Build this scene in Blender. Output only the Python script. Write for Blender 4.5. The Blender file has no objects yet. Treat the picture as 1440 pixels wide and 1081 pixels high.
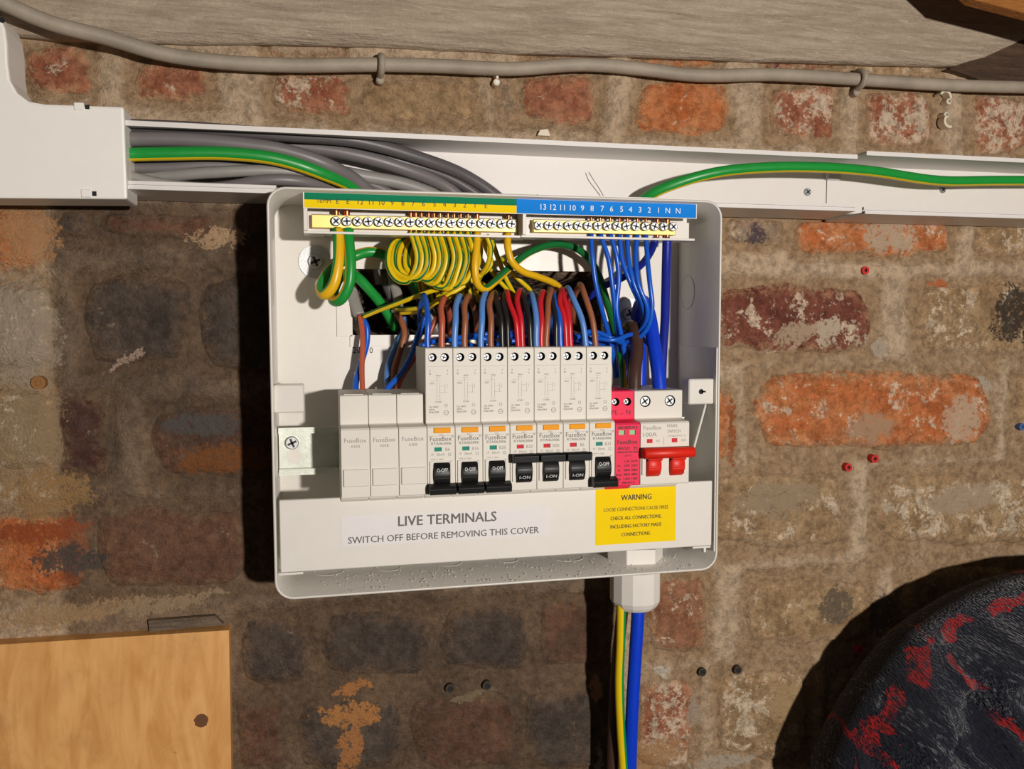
import bpy, bmesh, math, random
from mathutils import Vector, Matrix, noise
random.seed(7)
S = bpy.context.scene
COL = S.collection
# ------------------------------------------------------------------ camera, world, light
F_PX, CX, CY, DCAM = 1200.0, 720.0, 540.5, 640.0          # millimetres from camera to wall
n_ = Vector((-272, -82, F_PX)).normalized()                # wall normal seen in camera axes (right, down, forward)
x_ = Vector((5280, -95, F_PX)); x_ = (x_ - n_ * x_.dot(n_)).normalized()
d_ = n_.cross(x_)

def P(px, py, h=0.0):
    """pixel of the photograph -> (x, h, z) in mm on the plane h mm in front of the wall"""
    c = Vector((px - CX, py - CY, F_PX))
    rx, rn, rz = c.dot(x_), c.dot(n_), -c.dot(d_)
    t = (DCAM - h) / rn
    return Vector((rx * t, h, rz * t))
def Pz(px, py, z):
    c = Vector((px - CX, py - CY, F_PX))
    rx, rn, rz = c.dot(x_), c.dot(n_), -c.dot(d_)
    t = z / rz
    return Vector((rx * t, DCAM - rn * t, z))
def PX(px, py, x):
    c = Vector((px - CX, py - CY, F_PX))
    rx, rn, rz = c.dot(x_), c.dot(n_), -c.dot(d_)
    t = x / rx
    return Vector((x, DCAM - rn * t, rz * t))
def w3(v):
    return Vector((v[0], -v[1], v[2])) * 0.001

cam = bpy.data.cameras.new('camera'); camo = bpy.data.objects.new('camera', cam); COL.objects.link(camo)
cam.sensor_fit = 'HORIZONTAL'; cam.sensor_width = 36; cam.lens = 36 * F_PX / 1440
cam.clip_start = 0.01; cam.clip_end = 20
right = Vector((x_[0], n_[0], -d_[0])); up = -Vector((x_[1], n_[1], -d_[1])); fwd = Vector((x_[2], n_[2], -d_[2]))
M = Matrix((right, up, -fwd)).transposed().to_4x4(); M.translation = Vector((0, -DCAM * 0.001, 0))
camo.matrix_world = M
S.camera = camo
wd = bpy.data.worlds.new('cellar'); S.world = wd; wd.use_nodes = True
wd.node_tree.nodes['Background'].inputs[0].default_value = (1.0, 0.86, 0.70, 1)
wd.node_tree.nodes['Background'].inputs[1].default_value = 0.035
ld = bpy.data.lights.new('work_lamp', 'AREA'); ld.shape = 'DISK'; ld.size = 0.05; ld.energy = 19.3
ld.color = (1.0, 0.937, 0.872)
lo = bpy.data.objects.new('work_lamp', ld); COL.objects.link(lo)
lo.location = (0.42, -1.5, 0.04)
lo.rotation_euler = (Vector((0.12, 0, -0.03)) - lo.location).to_track_quat('-Z', 'Y').to_euler()
vs = S.view_settings
vs.view_transform = 'Standard'; vs.look = 'None'; vs.gamma = 1; vs.use_curve_mapping = False
vs.exposure = 0.0

# ------------------------------------------------------------------ materials
def lin(c):
    return tuple((v / 255 / 12.92 if v / 255 <= .04045 else ((v / 255 + .055) / 1.055) ** 2.4) for v in c) + (1,)
def nd(nt, typ, props=None, **ins):
    n = nt.nodes.new(typ)
    for k, v in (props or {}).items(): setattr(n, k, v)
    for k, v in ins.items():
        k = int(k[1:]) if k[0] == 'i' and k[1:].isdigit() else k.replace('_', ' ')
        if isinstance(v, bpy.types.NodeSocket): nt.links.new(v, n.inputs[k])
        else: n.inputs[k].default_value = v
    return n
def mixc(nt, fac, a, b, blend='MIX'):
    return nd(nt, 'ShaderNodeMix', {'data_type': 'RGBA', 'blend_type': blend}, i0=fac, i6=a, i7=b).outputs[2]
def mth(nt, op, a, b=0.0, c=None, clamp=False):
    k = dict(i0=a, i1=b)
    if c is not None: k['i2'] = c
    return nd(nt, 'ShaderNodeMath', {'operation': op, 'use_clamp': clamp}, **k).outputs[0]
def ramp(nt, v, lo_, hi_):
    return nd(nt, 'ShaderNodeMapRange', {'interpolation_type': 'SMOOTHSTEP'}, i0=v, i1=lo_, i2=hi_, i3=0.0, i4=1.0).outputs[0]
def noi(nt, vec, scale, detail=4, rough=.55, dist=0.0):
    return nd(nt, 'ShaderNodeTexNoise', None, Vector=vec, Scale=scale, Detail=detail, Roughness=rough, Distortion=dist).outputs[0]
def newmat(name):
    m = bpy.data.materials.new(name); m.use_nodes = True
    return m, m.node_tree, m.node_tree.nodes['Principled BSDF']
_mc = {}
def plain(name, rgb, rough=.45, metal=0.0, var=.06, scale=120, bump=0.0, bscale=900, spec=.5, coat=0.0):
    if name in _mc: return _mc[name]
    m, nt, b = newmat(name)
    tc = nd(nt, 'ShaderNodeTexCoord').outputs['Object']
    n = noi(nt, tc, scale, 5, .6)
    c = lin(rgb); dk = tuple(v * (1 - 2 * var) for v in c[:3]) + (1,); lt = tuple(min(1, v * (1 + var)) for v in c[:3]) + (1,)
    nt.links.new(mixc(nt, n, dk, lt), b.inputs['Base Color'])
    b.inputs['Metallic'].default_value = metal; b.inputs['Specular IOR Level'].default_value = spec
    r = mth(nt, 'MULTIPLY_ADD', n, .12, rough - .06)
    nt.links.new(r, b.inputs['Roughness'])
    b.inputs['Coat Weight'].default_value = coat
    if bump:
        bp = nd(nt, 'ShaderNodeBump', None, Strength=bump, Distance=.0006, Height=noi(nt, tc, bscale, 3, .6))
        nt.links.new(bp.outputs[0], b.inputs['Normal'])
    _mc[name] = m
    return m

# marks that belong to the wall itself: the old black paint and a few broken or plastered patches; one dark ellipse paints the cable recess's shade
DARK_L = P(72, 420)[0] * .001; DARK_R = P(872, 1000)[0] * .001; DARK_T = .088
PATCH = [  # px, py, rx mm, rz mm, tilt, rgb, softness
    (305, 334, 19, 8, .15, (214, 178, 140)), (180, 505, 14, 3, .5, (205, 175, 155)),
    (492, 1003, 24, 10, -.1, (214, 148, 88)), (497, 968, 16, 5, .2, (206, 140, 84)), (493, 1055, 9, 26, -.15, (205, 140, 86)),
    (838, 970, 5, 11, 0, (214, 160, 120)), (842, 1062, 5, 11, 0, (200, 190, 180)), (930, 944, 9, 5, 0, (232, 222, 205)),
    (975, 1000, 9, 14, .3, (190, 170, 150)), (670, 976, 22, 2.6, .1, (150, 132, 104)),
    (1245, 330, 26, 15, 0, (214, 190, 162)), (1160, 465, 14, 13, .3, (224, 204, 178)), (1115, 470, 22, 9, .2, (205, 178, 148)),
    (1350, 590, 20, 20, 0, (222, 190, 160)), (1220, 600, 26, 15, 0, (200, 164, 132)), (1420, 440, 20, 28, -.5, (62, 54, 50)),
    (1450, 470, 12, 18, 0, (70, 60, 54)), (1062, 330, 9, 10, 0, (92, 78, 88)), (1240, 862, 14, 18, 0, (120, 108, 98)), (1175, 850, 18, 16, .3, (118, 104, 88)),
    (1115, 985, 26, 20, .2, (196, 164, 122)), (920, 1060, 26, 14, .2, (196, 150, 104)), (1235, 490, 6, 8, 0, (205, 190, 170)),
    (1385, 540, 10, 6, -.5, (205, 190, 170)), (40, 330, 20, 26, .3, (206, 156, 112)), (30, 470, 26, 42, 0, (190, 172, 150)), (40, 610, 26, 34, 0, (178, 152, 118)),
    (1195, 1080, 20, 6, 0, (210, 190, 165)), (1020, 1070, 30, 7, 0, (200, 185, 165)), (260, 62, 30, 4, -.03, (214, 190, 160)), (420, 66, 30, 5, -.03, (205, 180, 150)),
    (668, 430, 104, 30, 0, (20, 17, 15)), (90, 862, 58, 8, .06, (196, 160, 118)), (235, 846, 40, 6, .08, (186, 158, 126)), (100, 785, 26, 12, 0, (96, 88, 82)), (285, 595, 34, 9, 0, (104, 98, 94)), (1250, 715, 8, 5, 0, (214, 194, 168)), (1350, 700, 40, 14, .1, (196, 172, 146)), (1090, 700, 40, 16, .1, (182, 160, 132)), (1030, 605, 4, 28, 0, (178, 96, 52)), (1320, 396, 11, 3, 0, (214, 120, 70)), (60, 745, 34, 9, .05, (176, 92, 56)), (70, 695, 30, 16, .1, (186, 146, 98)), (310, 645, 34, 12, .03, (150, 96, 56)),  # near-black first entry: shade painted into the cable recess
]
def make_marks():
    g = bpy.data.node_groups.new('wall_marks', 'ShaderNodeTree')
    g.interface.new_socket(name='Color', in_out='INPUT', socket_type='NodeSocketColor')
    g.interface.new_socket(name='Color', in_out='OUTPUT', socket_type='NodeSocketColor')
    gi = g.nodes.new('NodeGroupInput'); go = g.nodes.new('NodeGroupOutput')
    pos = nd(g, 'ShaderNodeNewGeometry').outputs['Position']
    nv = nd(g, 'ShaderNodeTexNoise', None, Vector=pos, Scale=70, Detail=6, Roughness=.68).outputs[1]
    off = nd(g, 'ShaderNodeVectorMath', {'operation': 'SUBTRACT'}, i0=nv, i1=(.5, .5, .5)).outputs[0]
    wob = nd(g, 'ShaderNodeVectorMath', {'operation': 'SCALE'}, i0=off, Scale=.022).outputs[0]
    p2 = nd(g, 'ShaderNodeVectorMath', {'operation': 'ADD'}, i0=pos, i1=wob).outputs[0]
    sx = nd(g, 'ShaderNodeSeparateXYZ', None, i0=p2)
    x, z = sx.outputs[0], sx.outputs[2]
    sp_ = nd(g, 'ShaderNodeSeparateXYZ', None, i0=pos); xs_ = mth(g, 'ADD', mth(g, 'MULTIPLY', sp_.outputs[0], .65), mth(g, 'MULTIPLY', x, .35))
    a = ramp(g, xs_, DARK_L - .003, DARK_L + .006)
    b_ = ramp(g, x, DARK_R + .004, DARK_R - .008)
    c_ = ramp(g, z, DARK_T + .004, DARK_T - .004)
    m = mth(g, 'MULTIPLY', mth(g, 'MULTIPLY', a, b_), c_)
    big = noi(g, pos, 17, 5, .6, .6)
    tone = mixc(g, ramp(g, big, .35, .68), (.38, .34, .315, 1), (.74, .66, .59, 1))
    # lower left of the painted area is thinner, the brick shows through
    thin = mth(g, 'MULTIPLY', ramp(g, x, .02, -.12), ramp(g, z, -.09, -.15))
    tone = mixc(g, thin, tone, (.78, .68, .60, 1))
    dark = mixc(g, 1.0, gi.outputs[0], tone, 'MULTIPLY')
    dark = mixc(g, .45, dark, mixc(g, ramp(g, noi(g, pos, 190, 6, .75), .35, .7), (.064, .053, .046, 1), (.175, .150, .128, 1)))
    col = mixc(g, m, gi.outputs[0], dark)
    PN = mth(g, 'MULTIPLY', mth(g, 'SUBTRACT', mth(g, 'ADD', mth(g, 'MULTIPLY', noi(g, pos, 95, 6, .7), .5), mth(g, 'MULTIPLY', noi(g, pos, 330, 5, .75), .5)), .47), 6.5)
    PN2 = ramp(g, noi(g, pos, 240, 5, .75), .36, .46)
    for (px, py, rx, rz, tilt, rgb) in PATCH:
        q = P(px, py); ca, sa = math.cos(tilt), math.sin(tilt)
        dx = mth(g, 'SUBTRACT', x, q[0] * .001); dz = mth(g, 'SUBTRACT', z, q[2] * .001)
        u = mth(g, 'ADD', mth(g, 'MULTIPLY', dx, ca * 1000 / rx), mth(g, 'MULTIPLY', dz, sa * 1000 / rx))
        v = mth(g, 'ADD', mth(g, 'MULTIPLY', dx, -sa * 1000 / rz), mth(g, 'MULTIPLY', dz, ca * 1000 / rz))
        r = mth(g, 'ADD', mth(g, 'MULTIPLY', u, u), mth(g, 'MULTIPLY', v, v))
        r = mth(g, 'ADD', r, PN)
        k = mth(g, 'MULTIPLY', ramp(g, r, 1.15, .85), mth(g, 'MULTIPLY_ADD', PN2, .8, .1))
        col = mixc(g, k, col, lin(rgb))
    g.links.new(col, go.inputs[0])
    return g
MARKS = make_marks()
MORTAR = ((166, 138, 107), (198, 174, 146))
def wall_mat(name, base1, base2, crust, crust_rgb=(226, 206, 180), seed=0.0, smear=.75, is_mortar=False):
    m, nt, b = newmat(name)
    pos = nd(nt, 'ShaderNodeNewGeometry').outputs['Position']
    ps = nd(nt, 'ShaderNodeVectorMath', {'operation': 'ADD'}, i0=pos, i1=(seed * 1.37, seed * .71, seed * 2.1)).outputs[0]
    n1 = noi(nt, ps, 38, 5, .62, .4); n2 = noi(nt, ps, 210, 5, .65); n3 = mth(nt, 'ADD', mth(nt, 'MULTIPLY', noi(nt, ps, 46, 6, .66, .6), .62), mth(nt, 'MULTIPLY', noi(nt, ps, 300, 6, .75), .38))
    col = mixc(nt, ramp(nt, n1, .32, .68), lin(base1), lin(base2))
    col = mixc(nt, .55, col, mixc(nt, n2, (.35, .33, .31, 1), (1, 1, 1, 1)), 'MULTIPLY')
    col = mixc(nt, 1.0, col, (1.28, 1.28, 1.28, 1), 'MULTIPLY')
    if crust > 0:
        th = .645 - .19 * crust
        k = ramp(nt, n3, th, th + .06)
        col = mixc(nt, mth(nt, 'MULTIPLY', k, .85), col, lin(crust_rgb))
    jn = nd(nt, 'ShaderNodeAttribute', {'attribute_name': 'joint'}).outputs['Fac']
    jn = mth(nt, 'ADD', mth(nt, 'MULTIPLY', jn, .75), mth(nt, 'MULTIPLY', ramp(nt, noi(nt, pos, 30, 6, .65), .35, .7), .45))
    mor = mixc(nt, ramp(nt, jn, .05, 1.0), lin(MORTAR[0]), lin(MORTAR[1]))
    mor = mixc(nt, mth(nt, 'MULTIPLY', ramp(nt, noi(nt, pos, 55, 8, .72, .6), .60, .68), .55), mor, lin((206, 184, 156)))
    mor = mixc(nt, .5, mor, mixc(nt, noi(nt, pos, 330, 4, .7), (.4, .4, .4, 1), (1, 1, 1, 1)), 'MULTIPLY')
    mor = mixc(nt, 1.0, mor, (1.22, 1.22, 1.22, 1), 'MULTIPLY')
    if is_mortar: col = mor
    else:
        e = nd(nt, 'ShaderNodeAttribute', {'attribute_name': 'edge'}).outputs['Fac']
        rim = mth(nt, 'MULTIPLY', ramp(nt, e, .05, .8), ramp(nt, noi(nt, ps, 130, 7, .75, .4), .44, .56))
        rimc = tuple(.35 * lin(base2)[i] + .65 * lin((206, 164, 124))[i] for i in range(3)) + (1,)
        col = mixc(nt, mth(nt, 'MULTIPLY', rim, .8), col, rimc)
        e = mth(nt, 'ADD', e, mth(nt, 'MULTIPLY', mth(nt, 'SUBTRACT', mth(nt, 'ADD', mth(nt, 'MULTIPLY', noi(nt, ps, 34, 4, .6, .5), .5), mth(nt, 'MULTIPLY', noi(nt, ps, 170, 6, .75), .5)), .5), 2.6))
        col = mixc(nt, mth(nt, 'MULTIPLY', ramp(nt, e, 1.06 - .5 * smear, 1.26 - .44 * smear), .93), col, mor)
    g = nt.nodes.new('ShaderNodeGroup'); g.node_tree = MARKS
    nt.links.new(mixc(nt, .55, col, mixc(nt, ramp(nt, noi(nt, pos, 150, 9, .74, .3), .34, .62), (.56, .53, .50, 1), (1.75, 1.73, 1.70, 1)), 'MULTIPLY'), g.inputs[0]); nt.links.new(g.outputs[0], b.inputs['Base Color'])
    b.inputs['Roughness'].default_value = .92; b.inputs['Specular IOR Level'].default_value = .15
    hh = mth(nt, 'ADD', mth(nt, 'MULTIPLY', noi(nt, ps, 140, 8, .7), 1.0), mth(nt, 'MULTIPLY', noi(nt, ps, 620, 4, .7), .35))
    bp = nd(nt, 'ShaderNodeBump', None, Strength=1.0, Distance=.0055, Height=hh)
    nt.links.new(bp.outputs[0], b.inputs['Normal'])
    return m

WHITE = plain('white_plastic', (226, 221, 213), .42, var=.02, spec=.45)
TRUNK = plain('trunking_plastic', (228, 223, 219), .40, var=.02, spec=.45)
STEEL_W = plain('white_powder_coat', (224, 219, 210), .34, var=.025, bump=.08, bscale=1500)
MODUL = plain('module_plastic', (224, 218, 207), .5, var=.02, spec=.35)
GREYP = plain('grey_sheath', (118, 112, 112), .42, var=.06)
GREYD = plain('dark_grey_sheath', (92, 88, 90), .42, var=.06)
GREYL = plain('pale_grey_sheath', (150, 146, 142), .45, var=.08)
OLDGREY = plain('old_painted_sheath', (168, 155, 138), .6, var=.24, scale=38, bump=.5, bscale=200)
GREEN = plain('green_insulation', (30, 150, 60), .35, var=.06)
YELL = plain('yellow_insulation', (236, 200, 20), .35, var=.04)
YELLO = plain('deep_yellow_insulation', (238, 186, 24), .35, var=.04)
DGREEN = plain('dark_green_insulation', (20, 110, 50), .35, var=.06)
BLUE = plain('blue_insulation', (20, 92, 205), .3, var=.05, spec=.55)
DBLUE = plain('navy_blue_insulation', (30, 44, 150), .32, var=.05)
TBLUE = plain('tail_blue_insulation', (14, 62, 208), .32, var=.04)
LBLUE = plain('light_blue_insulation', (92, 142, 212), .35, var=.05)
BROWN = plain('brown_insulation', (156, 94, 60), .38, var=.06)
DBROWN = plain('dark_brown_insulation', (74, 50, 42), .36, var=.06)
RBROWN = plain('red_brown_insulation', (190, 92, 64), .38, var=.06)
RED = plain('red_insulation', (205, 32, 42), .34, var=.05)
BLACKI = plain('black_insulation', (34, 32, 32), .32, var=.1)
COPPER = plain('bare_copper', (222, 140, 95), .32, 1.0, var=.2, scale=1500)
BRASS = plain('brass', (212, 186, 116), .46, .9, var=.08, scale=600)
ZINC = plain('bright_zinc', (186, 188, 188), .46, .85, var=.12, scale=900, bump=.15)
SLOT = plain('screw_recess', (60, 60, 66), .5, .6, var=.2, scale=2000)
BLACKP = plain('black_plastic', (24, 24, 24), .42, var=.1, spec=.3)
HOLE = plain('dark_recess', (14, 12, 11), .7, var=.1)
INK = plain('grey_print', (96, 92, 88), .6, var=.05)
INKP = plain('pale_grey_print', (150, 144, 138), .6, var=.05)
INKB = plain('black_print', (26, 24, 24), .6, var=.05)
INKW = plain('white_print', (235, 235, 235), .5, var=.02)
ORANGE = plain('orange_tab', (244, 160, 10), .55, var=.04, spec=.2)
TEAL = plain('teal_flag', (20, 136, 116), .55, var=.04, spec=.2)
REDF = plain('red_flag', (206, 40, 52), .55, var=.04, spec=.2)
GRNF = plain('green_flag', (140, 190, 130), .4, var=.04)
PINK = plain('red_pink_plastic', (240, 44, 84), .55, var=.03, spec=.25)
PINKINK = plain('maroon_print', (64, 10, 22), .6, var=.03)
REDP = plain('red_lever_plastic', (222, 40, 24), .42, var=.04, spec=.35)
STRIPG = plain('strip_green', (0, 122, 84), .65, var=.03, spec=.12)
STRIPY = plain('strip_yellow', (246, 212, 0), .65, var=.03, spec=.12)
STRIPB = plain('strip_blue', (14, 128, 220), .65, var=.03, spec=.12)
WARNY = plain('warning_yellow', (248, 212, 0), .65, var=.03, spec=.12)
LABELW = plain('paper_label', (229, 225, 225), .55, var=.03)
PLUGR = plain('red_wall_plug', (200, 34, 30), .5, var=.08)
PLUGB = plain('blue_wall_plug', (70, 100, 150), .5, var=.08)
PLUGN = plain('brown_wall_plug', (146, 100, 50), .5, var=.08)
CREAM = plain('cream_clip', (226, 214, 190), .5, var=.05)
DUST = plain('dust_specks', (220, 212, 200), .8, var=.05)
GASKET = plain('grey_washer_shadowed', (176, 176, 176), .35, .7, var=.1)

# ------------------------------------------------------------------ mesh building (all in mm, axes x right / h towards camera / z up)
ROOT = {}
class MB:
    def __init__(s): s.v = []; s.f = []; s.mi = []; s.cur = 0; s.sm = []; s.smooth = False; s.mats = []
    def m(s, mat):
        if mat not in s.mats: s.mats.append(mat)
        s.cur = s.mats.index(mat); return s
    def add(s, vs_, fs):
        o = len(s.v); s.v += [tuple(v) for v in vs_]
        for f in fs: s.f.append([i + o for i in f]); s.mi.append(s.cur); s.sm.append(s.smooth)
        return s
    def box(s, x0, x1, h0, h1, z0, z1):
        vs_ = [(x, h, z) for x in (x0, x1) for h in (h0, h1) for z in (z0, z1)]
        return s.add(vs_, [(0, 1, 3, 2), (4, 6, 7, 5), (0, 4, 5, 1), (2, 3, 7, 6), (0, 2, 6, 4), (1, 5, 7, 3)])
    def bbox(s, x0, x1, h0, h1, z0, z1, b=.5):
        """box with chamfered front edges and vertical edges"""
        def ring(i, h): return [(x0 + i, h, z0 + b), (x0 + b, h, z0 + i), (x1 - b, h, z0 + i), (x1 - i, h, z0 + b), (x1 - i, h, z1 - b), (x1 - b, h, z1 - i), (x0 + b, h, z1 - i), (x0 + i, h, z1 - b)]
        def inner(h):
            q = b
            return [(x0 + q, h, z0 + q + .01), (x0 + q + .01, h, z0 + q), (x1 - q - .01, h, z0 + q), (x1 - q, h, z0 + q + .01), (x1 - q, h, z1 - q - .01), (x1 - q - .01, h, z1 - q), (x0 + q + .01, h, z1 - q), (x0 + q, h, z1 - q - .01)]
        return s.loft([ring(0, h0), ring(0, h1 - b), inner(h1)], True)
    def loft(s, rings, caps=True):
        n = len(rings[0]); vs_ = [p for r in rings for p in r]; fs = []
        for k in range(len(rings) - 1):
            for j in range(n): fs.append((k * n + j, k * n + (j + 1) % n, (k + 1) * n + (j + 1) % n, (k + 1) * n + j))
        if caps: fs.append(tuple(range(n))[::-1]); fs.append(tuple((len(rings) - 1) * n + j for j in range(n)))
        return s.add(vs_, fs)
    def prism(s, poly, h0, h1):              # poly in (x, z)
        return s.loft([[(x, h0, z) for x, z in poly], [(x, h1, z) for x, z in poly]])
    def xprism(s, prof, x0, x1):             # prof in (h, z)
        return s.loft([[(x0, h, z) for h, z in prof], [(x1, h, z) for h, z in prof]])
    def disc(s, cx, cz, r, h0, h1, seg=20, r2=None, bev=0.0):
        r2 = r if r2 is None else r2
        def rg(rr, h): return [(cx + rr * math.cos(2 * math.pi * j / seg), h, cz + rr * math.sin(2 * math.pi * j / seg)) for j in range(seg)]
        rings = [rg(r, h0), rg(r2, h1)] if not bev else [rg(r, h0), rg(r, h1 - bev), rg(r - bev, h1)]
        return s.loft(rings)
    def zdisc(s, cx, ch, prof, seg=24, flat=0):   # lathe about a vertical axis, prof = [(z, r)]
        rings = []
        for z, r in prof:
            rg = []
            for j in range(seg):
                rr = r
                if flat: rr = r * (1 - flat * (0.5 - 0.5 * math.cos(2 * math.pi * j / seg * 12)))
                rg.append((cx + rr * math.cos(2 * math.pi * (j + .5) / seg), ch + rr * math.sin(2 * math.pi * (j + .5) / seg), z))
            rings.append(rg)
        return s.loft(rings)
    def xcyl(s, x0, x1, ch, cz, r, seg=20, bev=.4):
        def rg(x, rr): return [(x, ch + rr * math.cos(2 * math.pi * j / seg), cz + rr * math.sin(2 * math.pi * j / seg)) for j in range(seg)]
        return s.loft([rg(x0, r - bev), rg(x0 + bev, r), rg(x1 - bev, r), rg(x1, r - bev)])
    def ring(s, cx, cz, r0, r1, h0, h1, seg=28):
        vs_ = []; fs = []
        for j in range(seg):
            a = 2 * math.pi * j / seg; c, q = math.cos(a), math.sin(a)
            vs_ += [(cx + r0 * c, h0, cz + r0 * q), (cx + r1 * c, h0, cz + r1 * q), (cx + r1 * c, h1, cz + r1 * q), (cx + r0 * c, h1, cz + r0 * q)]
        for j in range(seg):
            a, b = j * 4, ((j + 1) % seg) * 4
            for k in range(4): fs.append((a + k, a + (k + 1) % 4, b + (k + 1) % 4, b + k))
        return s.add(vs_, fs)
    def tube(s, pts, r, seg=10, matf=None, rad=None, twist=0.0, res=7, flat=1.0):
        pts = [Vector(p) for p in pts]; path = []
        ext = [pts[0] * 2 - pts[1]] + pts + [pts[-1] * 2 - pts[-2]]
        for i in range(1, len(ext) - 2):
            p0, p1, p2, p3 = ext[i - 1:i + 3]
            def tj(a, b, t): return t + max((b - a).length, 1e-4) ** .5
            t0 = 0; t1 = tj(p0, p1, t0); t2 = tj(p1, p2, t1); t3 = tj(p2, p3, t2)
            for k in range(res):
                t = t1 + (t2 - t1) * k / res
                A1 = p0 * ((t1 - t) / (t1 - t0)) + p1 * ((t - t0) / (t1 - t0)); A2 = p1 * ((t2 - t) / (t2 - t1)) + p2 * ((t - t1) / (t2 - t1)); A3 = p2 * ((t3 - t) / (t3 - t2)) + p3 * ((t - t2) / (t3 - t2))
                B1 = A1 * ((t2 - t) / (t2 - t0)) + A2 * ((t - t0) / (t2 - t0)); B2 = A2 * ((t3 - t) / (t3 - t1)) + A3 * ((t - t1) / (t3 - t1))
                path.append(B1 * ((t2 - t) / (t2 - t1)) + B2 * ((t - t1) / (t2 - t1)))
        path.append(pts[-1])
        base = len(s.v); n = len(path); N = None; dist = 0
        for k, p in enumerate(path):
            T = (path[min(k + 1, n - 1)] - path[max(k - 1, 0)]).normalized()
            if N is None:
                N = Vector((0, 1, 0)) if abs(T.y) < .9 else Vector((0, 0, 1))
            N = (N - T * N.dot(T)).normalized(); B = T.cross(N)
            if k: dist += (path[k] - path[k - 1]).length
            tw = twist * dist
            for j in range(seg):
                a = 2 * math.pi * (j + .5) / seg + tw
                s.v.append(tuple(p + N * (r * flat * math.cos(a)) + B * (r * math.sin(a))))
        for k in range(n - 1):
            for j in range(seg):
                s.f.append([base + k * seg + j, base + k * seg + (j + 1) % seg, base + (k + 1) * seg + (j + 1) % seg, base + (k + 1) * seg + j])
                if matf: s.m(matf(j / seg))
                s.mi.append(s.cur); s.sm.append(True)
        s.f.append([base + j for j in range(seg)][::-1]); s.mi.append(s.cur); s.sm.append(False)
        s.f.append([base + (n - 1) * seg + j for j in range(seg)]); s.mi.append(s.cur); s.sm.append(False)
        return s
    def text(s, t, size, cx, cz, h, width=None, align='c', sy=1.0, drum=None, bold=0.0):
        key = t
        if key not in _tx:
            cu = bpy.data.curves.new('t', 'FONT'); cu.body = t; cu.size = 1.0; cu.resolution_u = 2; cu.fill_mode = 'FRONT'
            o = bpy.data.objects.new('t', cu); COL.objects.link(o); bpy.context.view_layer.update()
            me = bpy.data.meshes.new_from_object(o.evaluated_get(bpy.context.evaluated_depsgraph_get()))
            _tx[key] = ([v.co.copy() for v in me.vertices], [list(p.vertices) for p in me.polygons])
            bpy.data.objects.remove(o); bpy.data.curves.remove(cu); bpy.data.meshes.remove(me)
        vs_, fs = _tx[key]
        if not vs_: return s
        x0 = min(v.x for v in vs_); x1 = max(v.x for v in vs_); y0 = min(v.y for v in vs_); y1 = max(v.y for v in vs_)
        sx = width / (x1 - x0) if width else size
        sc = size if not width else (size if size else sx)
        ox = cx - (x0 + x1) / 2 * sx if align == 'c' else cx - x0 * sx
        pts = [(ox + v.x * sx, h, cz + (v.y - .35) * sc * sy) for v in vs_]
        if drum:
            dh, dz, dr = drum
            pts = [(x, dh + dr * math.cos((z - dz) / dr), dz + dr * math.sin((z - dz) / dr)) for x, _, z in pts]
        s.add(pts, fs)
        if bold:
            s.add([(x + bold * sx, h + .01, z + bold * .4 * sc) for x, h, z in pts], fs); s.add([(x - bold * sx, h + .02, z - bold * .4 * sc) for x, h, z in pts], fs)
        return s
    def mesh(s, name, origin, mats, bevel=0.0):
        me = bpy.data.meshes.new(name)
        o = Vector(origin)
        me.from_pydata([w3(Vector(v) - o) for v in s.v], [], s.f)
        for m in mats: me.materials.append(m)
        me.polygons.foreach_set('material_index', s.mi); me.polygons.foreach_set('use_smooth', s.sm)
        bm = bmesh.new(); bm.from_mesh(me)
        if bevel:
            bmesh.ops.bevel(bm, geom=[e for e in bm.edges if len(e.link_faces) == 2 and e.calc_face_angle(0) > .6], offset=bevel * .001, segments=2, affect='EDGES', profile=.6)
        bmesh.ops.recalc_face_normals(bm, faces=bm.faces); bm.to_mesh(me); bm.free()
        return me
_tx = {}
def prop(o, label=None, cat=None, group=None, kind=None):
    if label: o['label'] = label
    if cat: o['category'] = cat
    if group: o['group'] = group
    if kind: o['kind'] = kind
    return o
def thing(name, loc, label, cat, group=None, kind=None):
    o = bpy.data.objects.new(name, None); o.empty_display_size = .01; COL.objects.link(o)
    o.location = w3(Vector(loc)); ROOT[o.name] = Vector(loc)
    return prop(o, label, cat, group, kind)
def part(name, mb, mat, parent, bevel=0.0, label=None, kind=None):
    mats = mb.mats or [mat]
    loc = ROOT[parent.name]
    o = bpy.data.objects.new(name, mb.mesh(name, loc, mats, bevel)); COL.objects.link(o)
    o.parent = parent; ROOT[o.name] = loc
    return prop(o, label, None, None, kind)
def partmesh(name, me, parent, label=None):
    o = bpy.data.objects.new(name, me); COL.objects.link(o); o.parent = parent; ROOT[o.name] = ROOT[parent.name]
    return prop(o, label)
def single(name, mb, mat, label, cat, group=None, kind=None, bevel=0.0):
    mats = mb.mats or [mat]
    xs = [v[0] for v in mb.v]; hs = [v[1] for v in mb.v]; zs = [v[2] for v in mb.v]
    loc = Vector(((min(xs) + max(xs)) / 2, (min(hs) + max(hs)) / 2, min(zs)))
    o = bpy.data.objects.new(name, mb.mesh(name, loc, mats, bevel)); COL.objects.link(o)
    o.location = w3(loc); ROOT[o.name] = loc
    return prop(o, label, cat, group, kind)
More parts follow.
